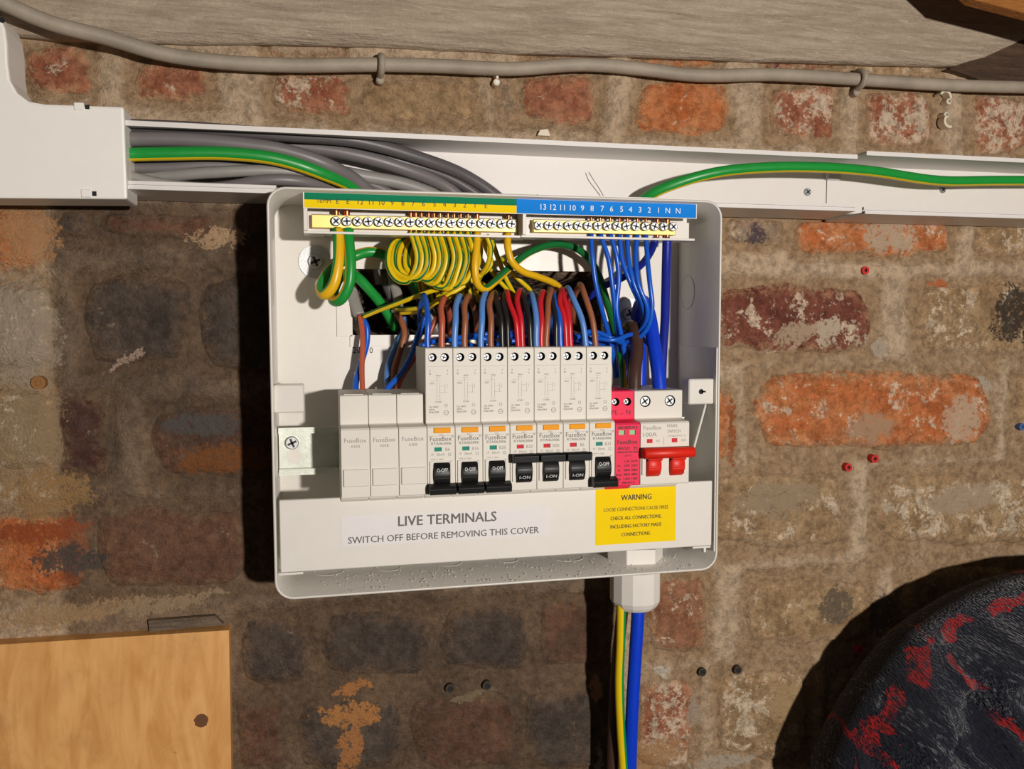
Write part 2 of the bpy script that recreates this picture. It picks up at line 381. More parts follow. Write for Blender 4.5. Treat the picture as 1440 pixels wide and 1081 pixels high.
def cut(mb, cutters, mats, name, origin, bevel=0.0):
    """boolean difference, applied; cutters is an MB whose faces bring the second material"""
    a = bpy.data.objects.new('a', mb.mesh('a', origin, mats, bevel)); b = bpy.data.objects.new('b', cutters.mesh('b', origin, mats))
    for p in b.data.polygons: p.material_index = 1
    COL.objects.link(a); COL.objects.link(b)
    md = a.modifiers.new('b', 'BOOLEAN'); md.operation = 'DIFFERENCE'; md.object = b; md.solver = 'EXACT'
    bpy.context.view_layer.update()
    me = bpy.data.meshes.new_from_object(a.evaluated_get(bpy.context.evaluated_depsgraph_get())); me.name = name
    bpy.data.objects.remove(a); bpy.data.objects.remove(b)
    return me
def screw(mb, cx, cz, r, h0, h1, slot=True, rot=.4):
    mb.m(ZINC); mb.smooth = False
    mb.disc(cx, cz, r, h0, h1, 18, bev=min(.5, r * .2))
    mb.m(SLOT)
    for k in range(2):
        a = rot + k * math.pi / 2; c, q = math.cos(a), math.sin(a); L, w = r * .72, r * .17
        mb.prism([(cx + L * c - w * q, cz + L * q + w * c), (cx - L * c - w * q, cz - L * q + w * c), (cx - L * c + w * q, cz - L * q - w * c), (cx + L * c + w * q, cz + L * q - w * c)], h1 - .2, h1 + .06)
    mb.m(ZINC)
    return mb
#==WALL==
# ------------------------------------------------------------------ wall with bricks
wallm = wall_mat('old_lime_mortar', (0, 0, 0), (0, 0, 0), 0, is_mortar=True)
def fbm(x, z, s, o=4):
    return noise.fractal(Vector((x * s, z * s, 3.1)), 1.0, 2.0, o)
# brick: px rect (x0,y0,x1,y1), two tones, crust amount, mortar smear, height
RD, OR, MA, TN, GY, BK, BR = ((152, 92, 68), (178, 120, 92)), ((190, 106, 60), (202, 132, 86)), ((112, 64, 54), (136, 82, 68)), ((150, 122, 90), (180, 152, 116)), ((132, 116, 100), (162, 144, 124)), ((100, 90, 84), (136, 120, 108)), ((146, 100, 74), (166, 120, 92))
BRICKS = [
 (30, 62, 130, 142, RD, .5, .9, 4), (186, 82, 300, 148, RD, .3, 1.0, 4), (376, 98, 500, 168, RD, .6, .9, 4), (505, 102, 672, 178, TN, .25, 1.2, 3),
 (700, 108, 728, 176, GY, .4, .9, 3), (732, 100, 842, 178, RD, .3, .8, 4), (892, 110, 1024, 192, OR, .35, .7, 4), (1078, 116, 1176, 200, RD, .9, .8, 4),
 (1214, 126, 1316, 208, RD, 1.0, .9, 4), (1362, 132, 1446, 218, RD, .9, .9, 4),
 (375, 56, 482, 82, RD, .9, .8, 3), (735, 78, 850, 94, RD, .3, .8, 3), (893, 80, 1012, 98, OR, .3, .7, 3), (1076, 84, 1180, 100, MA, .5, .7, 3), (1186, 86, 1318, 112, TN, .8, .9, 3),
 (1016, 304, 1104, 348, GY, .7, 1.0, 4), (1112, 304, 1340, 363, OR, .5, .8, 5), (1376, 306, 1470, 362, TN, .8, 1.0, 4),
 (1000, 396, 1228, 500, MA, .62, .75, 5), (1284, 394, 1500, 500, TN, .7, .9, 5),
 (985, 545, 1030, 650, OR, .2, .9, 4), (1056, 518, 1394, 634, OR, .55, .75, 6), (1422, 520, 1520, 636, TN, .3, 1.0, 4),
 (985, 660, 1190, 772, TN, .7, 1.25, 5), (1226, 660, 1500, 768, TN, .8, 1.25, 5),
 (906, 802, 996, 920, BR, .45, 1.1, 5), (1044, 808, 1226, 906, TN, .5, 1.3, 4), (1262, 796, 1490, 902, TN, .4, 1.3, 4),
 (1540, 390, 1720, 500, TN, .6, .9, 5), (1560, 520, 1720, 640, RD, .5, .9, 5), (1530, 650, 1740, 770, OR, .5, .9, 5), (1500, 300, 1700, 360, RD, .6, .9, 4), (1480, 136, 1600, 222, OR, .5, .9, 4), (1640, 140, 1760, 228, RD, .5, .9, 4),
 (893, 950, 978, 1085, RD, .95, 1.0, 5), (1006, 940, 1136, 1066, TN, .8, 1.1, 5), (1166, 930, 1330, 1060, TN, .3, 1.0, 4), (1350, 925, 1480, 1055, RD, .4, 1.0, 4),
 (-20, 290, 60, 384, OR, .5, .9, 5), (-20, 392, 70, 525, GY, .9, 1.0, 5), (-20, 540, 80, 668, TN, .8, 1.0, 5), (80, 556, 156, 672, MA, .3, .9, 4),
 (78, 292, 130, 336, BK, .4, 1.0, 4), (136, 294, 310, 338, RD, .3, 1.1, 4), (320, 300, 420, 360, BK, .3, 1.0, 4),
 (116, 386, 268, 516, BK, .35, .8, 5), (278, 388, 420, 522, BK, .35, .8, 5), (212, 568, 420, 672, BR, .4, .8, 5), (-20, 714, 128, 838, OR, .35, .9, 5), (134, 710, 352, 828, BR, .3, .9, 5),
 (362, 706, 470, 826, BK, .3, 1.0, 4), (335, 866, 440, 965, BK, .4, 1.0, 4), (452, 856, 606, 952, BK, .2, .9, 4), (618, 848, 745, 946, BK, .25, 1.0, 4), (755, 842, 852, 940, BR, .2, 1.0, 4),
 (330, 980, 404, 1085, BR, .3, 1.0, 4), (414, 976, 566, 1085, BK, .2, 1.0, 4), (578, 974, 728, 1085, BR, .2, 1.0, 4), (738, 968, 850, 1085, BK, .3, 1.0, 4),
]
RECTS = []
for (bx0, by0, bx1, by1, *_r) in BRICKS:
    a, c = P(bx0, by0), P(bx1, by1); RECTS.append((a[0], c[0], c[2], a[2]))
def sstep(a, b, v):
    t = max(0.0, min(1.0, (v - a) / (b - a))); return t * t * (3 - 2 * t)
CUT = (P(500, 400, 0)[0], P(830, 400, 0)[0], P(600, 466, 0)[2], P(600, 392, 0)[2])      # recess chased out of the wall behind the cable opening
wall = MB(); wall.smooth = True; joint = []
nx, nz = 340, 232; x0, x1, z0, z1 = -520, 1020, -520, 430
for j in range(nz + 1):
    for i in range(nx + 1):
        x = x0 + (x1 - x0) * i / nx; z = z0 + (z1 - z0) * j / nz
        f1, f2 = fbm(x, z, .012), fbm(x, z, .06)
        d = 20.0; xx, zz = x + 3 * fbm(x + 40, z, .03), z + 3 * fbm(x, z + 90, .03)
        for (ra, rb, rc, rd) in RECTS:
            u = max(ra - xx, xx - rb, 0); v = max(rc - zz, zz - rd, 0)
            if u < d and v < d:
                d = min(d, math.hypot(u, v))
        jt = sstep(1.0, 9.0, d + 2.5 * f2)
        hole = sstep(-4, 4, x - CUT[0]) * sstep(4, -4, x - CUT[1]) * sstep(-4, 4, z - CUT[2]) * sstep(4, -4, z - CUT[3])
        wall.v.append((x, 1.0 * f1 + .9 * f2 - .8 + 3.2 * jt - 55 * hole, z)); joint.append(jt)
for j in range(nz):
    for i in range(nx):
        a = j * (nx + 1) + i
        wall.f.append([a, a + 1, a + nx + 2, a + nx + 1]); wall.mi.append(0); wall.sm.append(True)
wall_o = bpy.data.objects.new('wall_back', wall.mesh('wall_back', (0, 0, 0), [wallm])); COL.objects.link(wall_o)
at = wall_o.data.attributes.new('joint', 'FLOAT', 'POINT'); at.data.foreach_set('value', joint)
ROOT['wall_back'] = Vector((0, 0, 0)); prop(wall_o, 'old brick cellar wall with thick lime mortar, part painted black', 'wall', None, 'structure')
for bi, (bx0, by0, bx1, by1, tones, crust, smear, hh) in enumerate(BRICKS):
    mat = wall_mat('brick_face', tones[0], tones[1], crust, seed=bi * 1.9 + 1, smear=smear)
    a, b, c, d = P(bx0, by0), P(bx1, by0), P(bx1, by1), P(bx0, by1)
    bw, bh = (b - a).length, (d - a).length
    gx, gz = max(8, int(bw / 5)), max(5, int(bh / 5))
    mb = MB(); mb.smooth = True; edge = []
    for j in range(gz + 1):
        for i in range(gx + 1):
            u, v = 2 * i / gx - 1, 2 * j / gz - 1
            # square -> rounded rectangle
            k = 1 - .17 * (abs(u) * abs(v)) ** 1.7
            uu, vv = u * k, v * k
            p = a * ((1 - uu) * (1 - vv) / 4) + b * ((1 + uu) * (1 - vv) / 4) + c * ((1 + uu) * (1 + vv) / 4) + d * ((1 - uu) * (1 + vv) / 4)
            e = max(abs(u), abs(v)); dx = min(1 - abs(u), 1) * bw / 2; dz = min(1 - abs(v), 1) * bh / 2
            ed = min(dx, dz)                                    # mm to the rim
            wob = Vector((5.5 * fbm(p[0] + 50 * bi, p[2], .028), 0, 4.5 * fbm(p[0], p[2] + 77 * bi, .028))) * e
            h = -2.0 + (hh * .62 + 2.0) * (1 - math.exp(-ed / 2.6)) + 1.0 * fbm(p[0] + 9 * bi, p[2], .045)
            h = min(h, 4.4)
            mb.v.append((p[0] + wob[0], h, p[2] + wob[2])); edge.append(max(0, 1 - ed / 16.0))
    for j in range(gz):
        for i in range(gx):
            q = j * (gx + 1) + i
            mb.f.append([q, q + 1, q + gx + 2, q + gx + 1]); mb.mi.append(0); mb.sm.append(True)
    o = part('brick', mb, mat, wall_o)
    at = o.data.attributes.new('edge', 'FLOAT', 'POINT'); at.data.foreach_set('value', edge)
    # keep the front of every brick towards the room
    if o.data.polygons[0].normal.y > 0: o.data.flip_normals()

# timber over the wall
def timber(name, rgb1, rgb2, paint=0.0):
    m, nt, b = newmat(name)
    tc = nd(nt, 'ShaderNodeTexCoord').outputs['Object']
    mp = nd(nt, 'ShaderNodeMapping', None, Vector=tc); mp.inputs['Scale'].default_value = (6, 30, 60)
    n = noi(nt, mp.outputs[0], 3.2, 7, .65, .5); f = noi(nt, tc, 300, 4, .6)
    col = mixc(nt, ramp(nt, n, .3, .7), lin(rgb1), lin(rgb2))
    col = mixc(nt, .35, col, mixc(nt, f, (.5, .5, .5, 1), (1, 1, 1, 1)), 'MULTIPLY')
    if paint: col = mixc(nt, mth(nt, 'MULTIPLY', ramp(nt, noi(nt, mp.outputs[0], 9, 8, .75, 1.2), .56, .66), paint), col, lin((216, 200, 178))); col = mixc(nt, mth(nt, 'MULTIPLY', ramp(nt, noi(nt, mp.outputs[0], 5, 8, .75, 1.0), .60, .7), paint * .7), col, lin((112, 92, 72)))
    nt.links.new(col, b.inputs['Base Color']); b.inputs['Roughness'].default_value = .6
    hh = mth(nt, 'ADD', mth(nt, 'MULTIPLY', n, 1.0), mth(nt, 'MULTIPLY', noi(nt, tc, 160, 5, .7), .55))
    bp = nd(nt, 'ShaderNodeBump', None, Strength=.9, Distance=.004, Height=hh)
    nt.links.new(bp.outputs[0], b.inputs['Normal'])
    return m
BEAM = timber('painted_beam', (168, 150, 128), (198, 180, 158), .75); DARKT = timber('dark_timber', (62, 44, 32), (92, 66, 46)); ORT = timber('varnished_timber', (160, 96, 36), (190, 124, 56))
mb = MB(); mb.smooth = True
low = [(-60, 40), (35, 50), (210, 57), (480, 61), (720, 72), (960, 80), (1200, 88), (1345, 92), (1385, 83), (1440, 56), (1500, 34), (1600, 26), (2050, 26)]
cols_ = []
for k in range(61):
    t = k / 60 * (len(low) - 1); i = min(int(t), len(low) - 2); q = t - i
    px = low[i][0] + (low[i + 1][0] - low[i][0]) * q; py = low[i][1] + (low[i + 1][1] - low[i][1]) * q
    p = P(px, py, 10); wv = 1.0 * fbm(p[0], 7, .03)
    ring = [(p[0], -2, p[2] + wv), (p[0], 7, p[2] + wv - .3), (p[0], 10.5, p[2] + 2 + wv)]
    for zz in range(1, 9): ring.append((p[0], 11 + .5 * zz + .9 * fbm(p[0], p[2] + zz * 18, .03), p[2] + zz * 18))
    ring.append((p[0], -2, p[2] + 150)); cols_.append(ring)
mb.loft(cols_)
beam = single('trim_1', mb, BEAM, 'grey-white painted timber beam along the top of the wall', 'beam', None, 'structure')
# paint drips on the beam
mb = MB(); a, b, c, d = P(1338, 95, 12), P(1500, 32, 12), P(1500, 120, 12), P(1385, 112, 12)
mb.prism([(a[0], a[2]), (b[0], b[2]), (c[0], c[2]), (d[0], d[2])], -2, 9)
single('trim_2', mb, DARKT, 'dark bare timber end at the upper right under the painted beam', 'timber', None, 'structure', bevel=.8)
mb = MB(); a, b, c, d = P(1372, 0, 70), P(1560, 50, 70), P(1560, -160, 70), P(1200, -160, 70)
mb.prism([(a[0], a[2]), (b[0], b[2]), (c[0], c[2]), (d[0], d[2])], 58, 70)
single('trim_3', mb, ORT, 'orange varnished timber crossing the upper right corner', 'timber', None, 'structure', bevel=1)

# plywood board
m, nt, b = newmat('plywood'); PLY = m
tc = nd(nt, 'ShaderNodeTexCoord').outputs['Object']
mp = nd(nt, 'ShaderNodeMapping', None, Vector=tc); mp.inputs['Scale'].default_value = (14, 5, 3)
n1 = noi(nt, mp.outputs[0], 5, 6, .6, .8); n2 = noi(nt, tc, 22, 5, .6); n3 = noi(nt, tc, 240, 3, .6)
col = mixc(nt, ramp(nt, n1, .3, .7), lin((206, 144, 76)), lin((232, 176, 108)))
col = mixc(nt, mth(nt, 'MULTIPLY', ramp(nt, n2, .52, .72), .5), col, lin((172, 120, 66)))
col = mixc(nt, mth(nt, 'MULTIPLY', ramp(nt, n3, .70, .78), .6), col, lin((110, 70, 40)))
q = P(305, 920, 14); p0 = P(150, 1120, 14)
nt.links.new(col, b.inputs['Base Color']); b.inputs['Roughness'].default_value = .62
bp = nd(nt, 'ShaderNodeBump', None, Strength=.25, Distance=.001, Height=n1); nt.links.new(bp.outputs[0], b.inputs['Normal'])
a, b_, c = P(-60, 910, 14), P(322, 886, 14), P(331, 1400, 14); d = P(-60, 1400, 14)
bd = thing('plywood_board', ((a[0] + b_[0]) / 2, 7, d[2]), 'orange-brown plywood board fixed to the lower left of the wall', 'board')
mb = MB(); mb.prism([(a[0], a[2]), (b_[0], b_[2]), (c[0], c[2]), (d[0], d[2])], 1, 14); part('panel', mb, PLY, bd, .5)
k = P(283, 1013, 14.1); mb = MB()
mb.prism([(k[0] + 4.8 * math.cos(t * .42) * (1 + .1 * math.sin(3 * t)), k[2] + 5 * math.sin(t * .42)) for t in range(15)], 13.9, 14.25); part('knot', mb, plain('knot_wood', (112, 70, 36), .6, var=.2, scale=400), bd, label='round dark brown knot')
a, b_, c, d = P(208, 873, 8), P(302, 866, 8), P(314, 878, 8), P(210, 889, 8)
mb = MB(); mb.prism([(a[0], a[2]), (b_[0], b_[2]), (c[0], c[2]), (d[0], d[2])], 0, 8); single('wood_packer', mb, timber('weathered_wood', (96, 80, 64), (140, 122, 100)), 'weathered grey wood packer lying on the top edge of the plywood board', 'wood', bevel=.5)
#==TRUNK==
# ------------------------------------------------------------------ trunking
def trunk(name, xa, xb, za, zb, hf, label, xe=None, slot=None, group=None):
    t = thing(name, ((xa + xb) / 2, 5, za), label, 'trunking', group)
    xe = xb if xe is None else xe
    mb = MB(); mb.box(xa, xb, 5, 6.4, za, zb); part('back_panel', mb, TRUNK, t)
    mb = MB(); mb.loft([[(xa, 6.4, zb), (xa, 6.4, zb - 1.5), (xa, hf, zb - 1.5), (xa, hf, zb - .6), (xa, hf, zb)], [(xb, 6.4, zb), (xb, 6.4, zb - 1.5), (xe, hf, zb - 1.5), (xe, hf, zb - .6), (xe, hf, zb)]]); part('top_wall', mb, TRUNK, t)
    mb = MB(); mb.box(xa, xe, hf, hf + 1.2, zb - 3.2, zb); part('lip', mb, TRUNK, t)
    segs = [(xa, xb)] if not slot else [(xa, slot[0]), (slot[1], xb)]
    for u, v in segs:
        mb = MB(); vv = xe if v == xb else v
        mb.loft([[(u, 6.4, za), (u, hf, za), (u, hf, za + 1.5), (u, 6.4, za + 1.5)], [(v, 6.4, za), (vv, hf, za), (vv, hf, za + 1.5), (v, 6.4, za + 1.5)]])
        part('bottom_wall', mb, TRUNK, t)
    for u, v in segs:
        mb = MB(); vv = xe if v == xb else v
        mb.xprism([(hf - 3, za + 1.2), (hf - 3, za + 5.4), (hf - .4, za + 5.4), (hf - .4, za + 3.2), (hf - 2.2, za + 3.1), (hf - 2.2, za + 2.3), (hf + 1.2, za + 2.2), (hf + 1.2, za)], u, vv)
        part('lip', mb, TRUNK, t)
    return t
HF = 55
j1 = P(1162, 260, 6)[0]; j2 = P(1203, 290, HF)[0]
sl = (P(392, 285, 20)[0], P(740, 285, 20)[0])
t1 = trunk('cable_trunking', -150, j1 - .4, 86.4, 128.8, HF, 'long white open cable trunking running from the left fitting over the fuse board', j2, sl)
t2 = trunk('cable_trunking', j1 + .4, 980, 84.5, 131.6, HF + 1.5, 'white open cable trunking at the far right, past the joint')
def scr(px, py, hb, r, parent, nm='screw'):
    q = P(px, py, hb); mb = MB(); screw(mb, q[0], q[2], r, hb - 1, hb + 1.6, rot=.7); return part(nm, mb, None, parent)
scr(1135, 270, 6.6, 3.1, t1); scr(1325, 267, 6.6, 2.8, t2)
mb = MB(); a = P(1166, 215, 12); mb.box(a[0], a[0] + 11, 7, 12, 127 - 9, 127); part('coupler', mb, plain('clear_coupler', (205, 205, 205), .2, var=.1, scale=500), t1, label='small translucent joint clip')
# left fitting (vertical meets horizontal)
FITW = plain('fitting_plastic', (245, 241, 234), .42, var=.015)
ft = thing('trunking_corner', (-150, 5, 78), 'large white trunking corner fitting at the left edge of the wall', 'fitting')
HB = 60
pts = []
for px, py in [(-90, 40), (0, 22), (7, 40), (10, 62), (11, 90), (14, 112), (24, 130), (40, 142), (62, 146), (174, 150), (179, 280), (-90, 278)]:
    q = P(px, py, HB); pts.append((q[0], q[2]))
mb = MB(); mb.box(-330, P(4, 60, 20)[0] - 5, 4.5, 40, 120, 330); part('base', mb, FITW, ft)
mb = MB(); mb.prism(pts, 27, HB); part('shell', mb, FITW, ft, 1.6)
for px, py in ((115, 150), (125, 272)):
    a = P(px - 11, py - 6, HB); c = P(px + 11, py + 6, HB); mb = MB()
    mb.bbox(a[0], c[0] - 3, HB - 1, HB + .9, c[2], a[2], .4); part('clip_tab', mb, FITW, ft)
    mb = MB(); mb.box(c[0] - 2.6, c[0], HB - 1, HB + .08, c[2] + 1, a[2] - 1); part('clip_slot', mb, HOLE, ft)
q = P(2, 28, HB); mb = MB(); mb.disc(q[0], q[2], 1.6, HB - 1, HB + .1, 12); part('fixing_hole', mb, HOLE, ft)

# ------------------------------------------------------------------ wires and cables
def cable(name, pts, r, mat, label, cat='cable', group=None, seg=12, matf=None, twist=0.0, ends=None, flat=1.0, conv=True):
    pw = [P(*p) if conv else Vector(p) for p in pts]
    mb = MB()
    mb.tube(pw, r, seg, matf, twist=twist, flat=flat)
    o = single(name, mb, mat, label, cat, group)
    if ends is not None:
        e = MB(); e.tube([Vector(p) for p in ends], max(.7, r * .62), 8); part('bare_end', e, COPPER, o)
    return o
def gy(lo_, hi_, g=None, y=None):                # green where angle fraction in [lo,hi] (0 faces camera, .25 is up for a wire running right)
    g = g or GREEN; y = y or YELL
    def f(a):
        for l, h in zip(lo_, hi_):
            if l <= a <= h or l <= a + 1 <= h or l <= a - 1 <= h: return g
        return y
    return f
def stripes(g=None):
    return gy((.05, .55), (.17, .67), g or DGREEN)
BIG = gy((-.10,), (.45,))
# cables lying in the trunking: pixel paths with height off the wall
TC = [
 ([(150, 176, 38), (260, 180, 40), (400, 190, 40), (500, 198, 36), (590, 222, 28), (660, 250, 16), (715, 292, 9), (745, 345, 7)], 4.4, GREYD, 'uppermost dark grey cable in the left trunking, curving furthest right'),
 ([(150, 186, 26), (300, 190, 27), (440, 205, 26), (560, 226, 22), (640, 254, 14), (695, 295, 9), (722, 345, 7)], 3.6, GREYD, 'thin dark grey cable tucked just under the uppermost one'),
 ([(150, 196, 42), (250, 196, 43), (330, 202, 43), (400, 212, 42), (460, 232, 38), (510, 262, 22), (545, 310, 9), (575, 380, 6)], 4.8, GREYP, 'thick grey cable arching just above the green earth cable'),
 ([(150, 206, 20), (300, 200, 24), (420, 206, 26), (500, 218, 26), (570, 238, 22), (630, 264, 12), (665, 300, 8), (690, 350, 6)], 4.6, GREYP, 'grey cable arching across the middle of the left trunking'),
 ([(150, 236, 30), (230, 236, 32), (300, 232, 32), (420, 240, 28), (520, 258, 16), (570, 290, 9), (600, 350, 6)], 3.8, GREYP, 'grey cable directly beneath the green earth cable'),
 ([(150, 246, 24), (215, 249, 30), (290, 243, 36), (380, 240, 36), (460, 248, 30), (530, 270, 12), (560, 310, 8), (590, 380, 6)], 3.9, GREYL, 'dusty pale grey cable in the lower half of the left trunking'),
 ([(150, 236, 40), (200, 252, 42), (260, 262, 40), (330, 264, 34), (400, 262, 24), (450, 282, 10), (500, 340, 7)], 3.4, GREYL, 'pale blue-grey cable sloping to the lower lip of the trunking'),
 ([(250, 268, 22), (320, 262, 34), (380, 253, 40), (430, 256, 36), (490, 274, 14), (520, 320, 8), (535, 400, 6)], 3.9, GREYP, 'grey cable rising over the lower lip just left of the fuse board'),
 ([(420, 230, 20), (500, 246, 20), (580, 262, 14), (625, 285, 9), (640, 340, 6)], 4.6, GREYL, 'short dusty pale grey cable behind the arching cables'),
]
for pts, r, mt, lb in TC: cable('grey_cable', pts, r, mt, lb, 'cable', None)
cable('earth_cable', [(150, 218, 44), (240, 216, 46), (320, 216, 46), (390, 224, 45), (450, 243, 40), (505, 270, 22), (540, 320, 9), (560, 380, 8)], 4.4, None, 'thick green and yellow earth cable lying in the left trunking', seg=20, matf=gy((-.19,), (.62,)))
cable('earth_cable', [(862, 330, 9), (890, 295, 22), (918, 272, 34), (960, 255, 42), (1010, 242, 46), (1070, 236, 46), (1140, 235, 44), (1220, 240, 40), (1320, 254, 34), (1400, 254, 32), (1600, 254, 32), (2020, 262, 32)], 4.0, None, 'green and yellow earth cable looping along the right trunking', seg=20, matf=gy((-.115,), (.5,)))
cable('wire_strand', [(828, 242, 12), (834, 252, 14), (842, 264, 13), (851, 280, 10)], .3, GREYP, 'hair thin wire strand lying in the trunking above the blue strip', 'wire', seg=6)
# old cable across the top, its clips
cable('old_cable', [(-60, -30, 40), (0, 2, 36), (70, 32, 30), (150, 53, 24), (230, 76, 18), (320, 88, 14), (420, 92, 12), (530, 91, 11), (620, 93, 11), (720, 97, 11), (820, 91, 11), (900, 97, 11), (980, 106, 11), (1080, 105, 11), (1150, 108, 11), (1240, 114, 11), (1340, 120, 12), (1500, 124, 14), (2050, 136, 14)], 5.0, OLDGREY, 'old paint-dulled grey cable running along the top of the wall')
def clip_hook(px, py, lb):
    q = P(px, py, 11); z = q[2]; x = q[0]
    t = thing('cable_clip', (x, 0, z - 9), lb, 'clip')
    mb = MB(); mb.tube([(x - .6, 3, z + 6.4), (x - .3, 11, z + 6.6), (x, 17, z + 3.4), (x, 18.2, z - 1), (x - .2, 15, z - 5), (x - .6, 8, z - 7), (x - 1, 2, z - 9)], 2.5, 10, res=4); part('hook', mb, OLDGREY, t)
    mb = MB(); mb.disc(x - .6, z - 9.5, 3.0, 1, 9.5, 12, bev=1.0); part('nail_boss', mb, OLDGREY, t)
    return t
def hook2(px, py, rot, lb):
    q = P(px, py, 6)
    t = thing('cable_clip', (q[0], 6, q[2] - 5), lb, 'clip')
    c, s_ = math.cos(rot), math.sin(rot)
    mb = MB(); outer = [(6 * math.cos(a * .35 - .3), 6 * math.sin(a * .35 - .3)) for a in range(9)]; inner = [(4.0 * math.cos(a * .35 - .3), 4.0 * math.sin(a * .35 - .3)) for a in range(9)]
    poly = outer + inner[::-1]
    mb.prism([(q[0] + x * c - z * s_, q[2] + x * s_ + z * c) for x, z in poly], 1.5, 9.5); part('hook', mb, CREAM, t, .25)
    xx, zz = 4.4, -3.4
    mb = MB(); mb.disc(q[0] + xx * c - zz * s_, q[2] + xx * s_ + zz * c, 2.6, .5, 8, 14, bev=.5); part('nail_boss', mb, CREAM, t)
    mb = MB(); mb.disc(q[0] + xx * c - zz * s_, q[2] + xx * s_ + zz * c, 1.3, 7, 8.4, 10); part('nail_head', mb, ZINC, t)
clip_hook(536, 92, 'paint-covered cable clip at the left on the old grey cable')
clip_hook(1209, 112, 'paint-covered cable clip at the right on the old grey cable')
hook2(689, 110, .1, 'cream cable clip hanging empty below the old cable, above the trunking')
hook2(1326, 138, .15, 'upper of the two empty cream cable clips at the right')
hook2(1332, 171, 2.6, 'lower of the two empty cream cable clips at the right')
q = P(766, 186, 8); mb = MB(); mb.prism([(q[0] - 5, q[2] - 2), (q[0] - 3, q[2] + 2.2), (q[0] + 3, q[2] + 3.2), (q[0] + 5.2, q[2] - 2)], .5, 6); single('plaster_flake', mb, CREAM, 'small white flake standing on the top edge of the trunking', 'flake', bevel=.3)
# wall plugs and drill holes
for px, py, r, mt, lb in [(1217, 380, 3.4, PLUGR, 'red wall plug in the mortar above the maroon brick'), (1193, 657, 3.4, PLUGR, 'left one of the two red wall plugs under the big orange brick'), (1230, 645, 3.6, PLUGR, 'right one of the two red wall plugs under the big orange brick'), (1209, 914, 3.2, PLUGR, 'red wall plug in the shadow beside the tartan cloth'), (1437, 600, 3.2, PLUGB, 'blue wall plug at the right edge of the wall'), (54, 538, 4.6, PLUGN, 'brown wall plug in the pale bricks at the left')]:
    q = P(px, py, 4); t = thing('wall_plug', (q[0], 0, q[2] - r), lb, 'wall plug')
    mb = MB(); mb.ring(q[0], q[2], r * .45, r, -4, 4.6, 18); part('collar', mb, mt, t)
    mb = MB(); mb.disc(q[0], q[2], r * .5, -4, 3.0, 12); part('bore', mb, plain('bore_' + mt.name, (70, 26, 24), .8) if mt is PLUGR else mt, t)
for px, py in ((633, 968), (685, 964), (988, 945), (1038, 942)):
    q = P(px, py, 3.4); mb = MB(); mb.ring(q[0], q[2], 2.2, 3.6, -2, 3.6, 16); o = part('drill_hole', mb, plain('hole_rim', (70, 58, 46), .9, var=.2), wall_o)
    mb = MB(); mb.disc(q[0], q[2], 2.3, -3, 2.9, 12); part('bore', mb, HOLE, o)
#==BOX==
# ------------------------------------------------------------------ enclosure
BX0, BX1, BZ0, BZ1, HB0, HB1 = -30.2, 276.5, -175.2, 86.6, 14.0, 85.0
enc = thing('fuse_board_enclosure', (123, HB0, BZ0), 'open white metal fuse board enclosure fixed to the brick wall', 'fuse board')
def rrect(x0, x1, z0, z1, r, n=6):
    p = []
    for cx, cz, a0 in ((x1 - r, z1 - r, 0), (x0 + r, z1 - r, 90), (x0 + r, z0 + r, 180), (x1 - r, z0 + r, 270)):
        for k in range(n + 1):
            a = math.radians(a0 + 90 * k / n); p.append((cx + r * math.cos(a), cz + r * math.sin(a)))
    return p
mb = MB(); mb.smooth = True; T = 1.6
o_ = rrect(BX0, BX1, BZ0, BZ1, 12); i_ = rrect(BX0 + T, BX1 - T, BZ0 + T, BZ1 - T, 10.4); im = rrect(BX0 + 1.1, BX1 - 1.1, BZ0 + 1.1, BZ1 - 1.1, 11)
n = len(o_)
rings = [[(x, HB0, z) for x, z in i_], [(x, HB0 - 1, z) for x, z in o_], [(x, HB1 - .7, z) for x, z in o_], [(x, HB1, z) for x, z in im], [(x, HB1 - .7, z) for x, z in i_], [(x, HB0, z) for x, z in i_]]
mb.loft(rings, False)
part('side_walls', mb, STEEL_W, enc)
# rear panel with the cable cut-out
cz = [P(487, 377, HB0), P(846, 470, HB0)]
cx0, cx1, cz1, cz0 = P(489, 380, HB0)[0], P(846, 400, HB0)[0], P(600, 379, HB0)[2], P(560, 471, HB0)[2]
mb = MB(); e = 1.5
mb.box(BX0 + e, cx0, HB0 - 1.2, HB0 + .2, BZ0 + e, BZ1 - e); mb.box(cx1, BX1 - e, HB0 - 1.2, HB0 + .2, BZ0 + e, BZ1 - e)
mb.box(cx0, cx1, HB0 - 1.2, HB0 + .2, cz1, BZ1 - e); mb.box(cx0, cx1, HB0 - 1.2, HB0 + .2, BZ0 + e, cz0)
part('back_panel', mb, STEEL_W, enc)
# masking plate left loose round the cut-out
a = P(473, 424, 15); c = P(496, 473, 15); mb = MB(); mb.box(a[0], c[0], HB0 + .2, HB0 + 1.4, c[2], a[2]); part('cutout_flange', mb, STEEL_W, enc, .2)
a = P(492, 471, 15); c = P(578, 487, 15); mb = MB(); mb.box(a[0], c[0], HB0 + .2, HB0 + 1.4, c[2], a[2]); part('cutout_flange', mb, STEEL_W, enc, .2)
q = P(509, 492, HB0 + .3); mb = MB().m(INKB); mb.text('202', 6.2, q[0] - 6.5, q[2], HB0 + .35, 8.2, 'l'); mb.text('0', 6.2, P(522, 493, HB0)[0], q[2] - .2, HB0 + .35, 2.4)
part('lettering', mb, INKB, enc, label='black stamped digits')
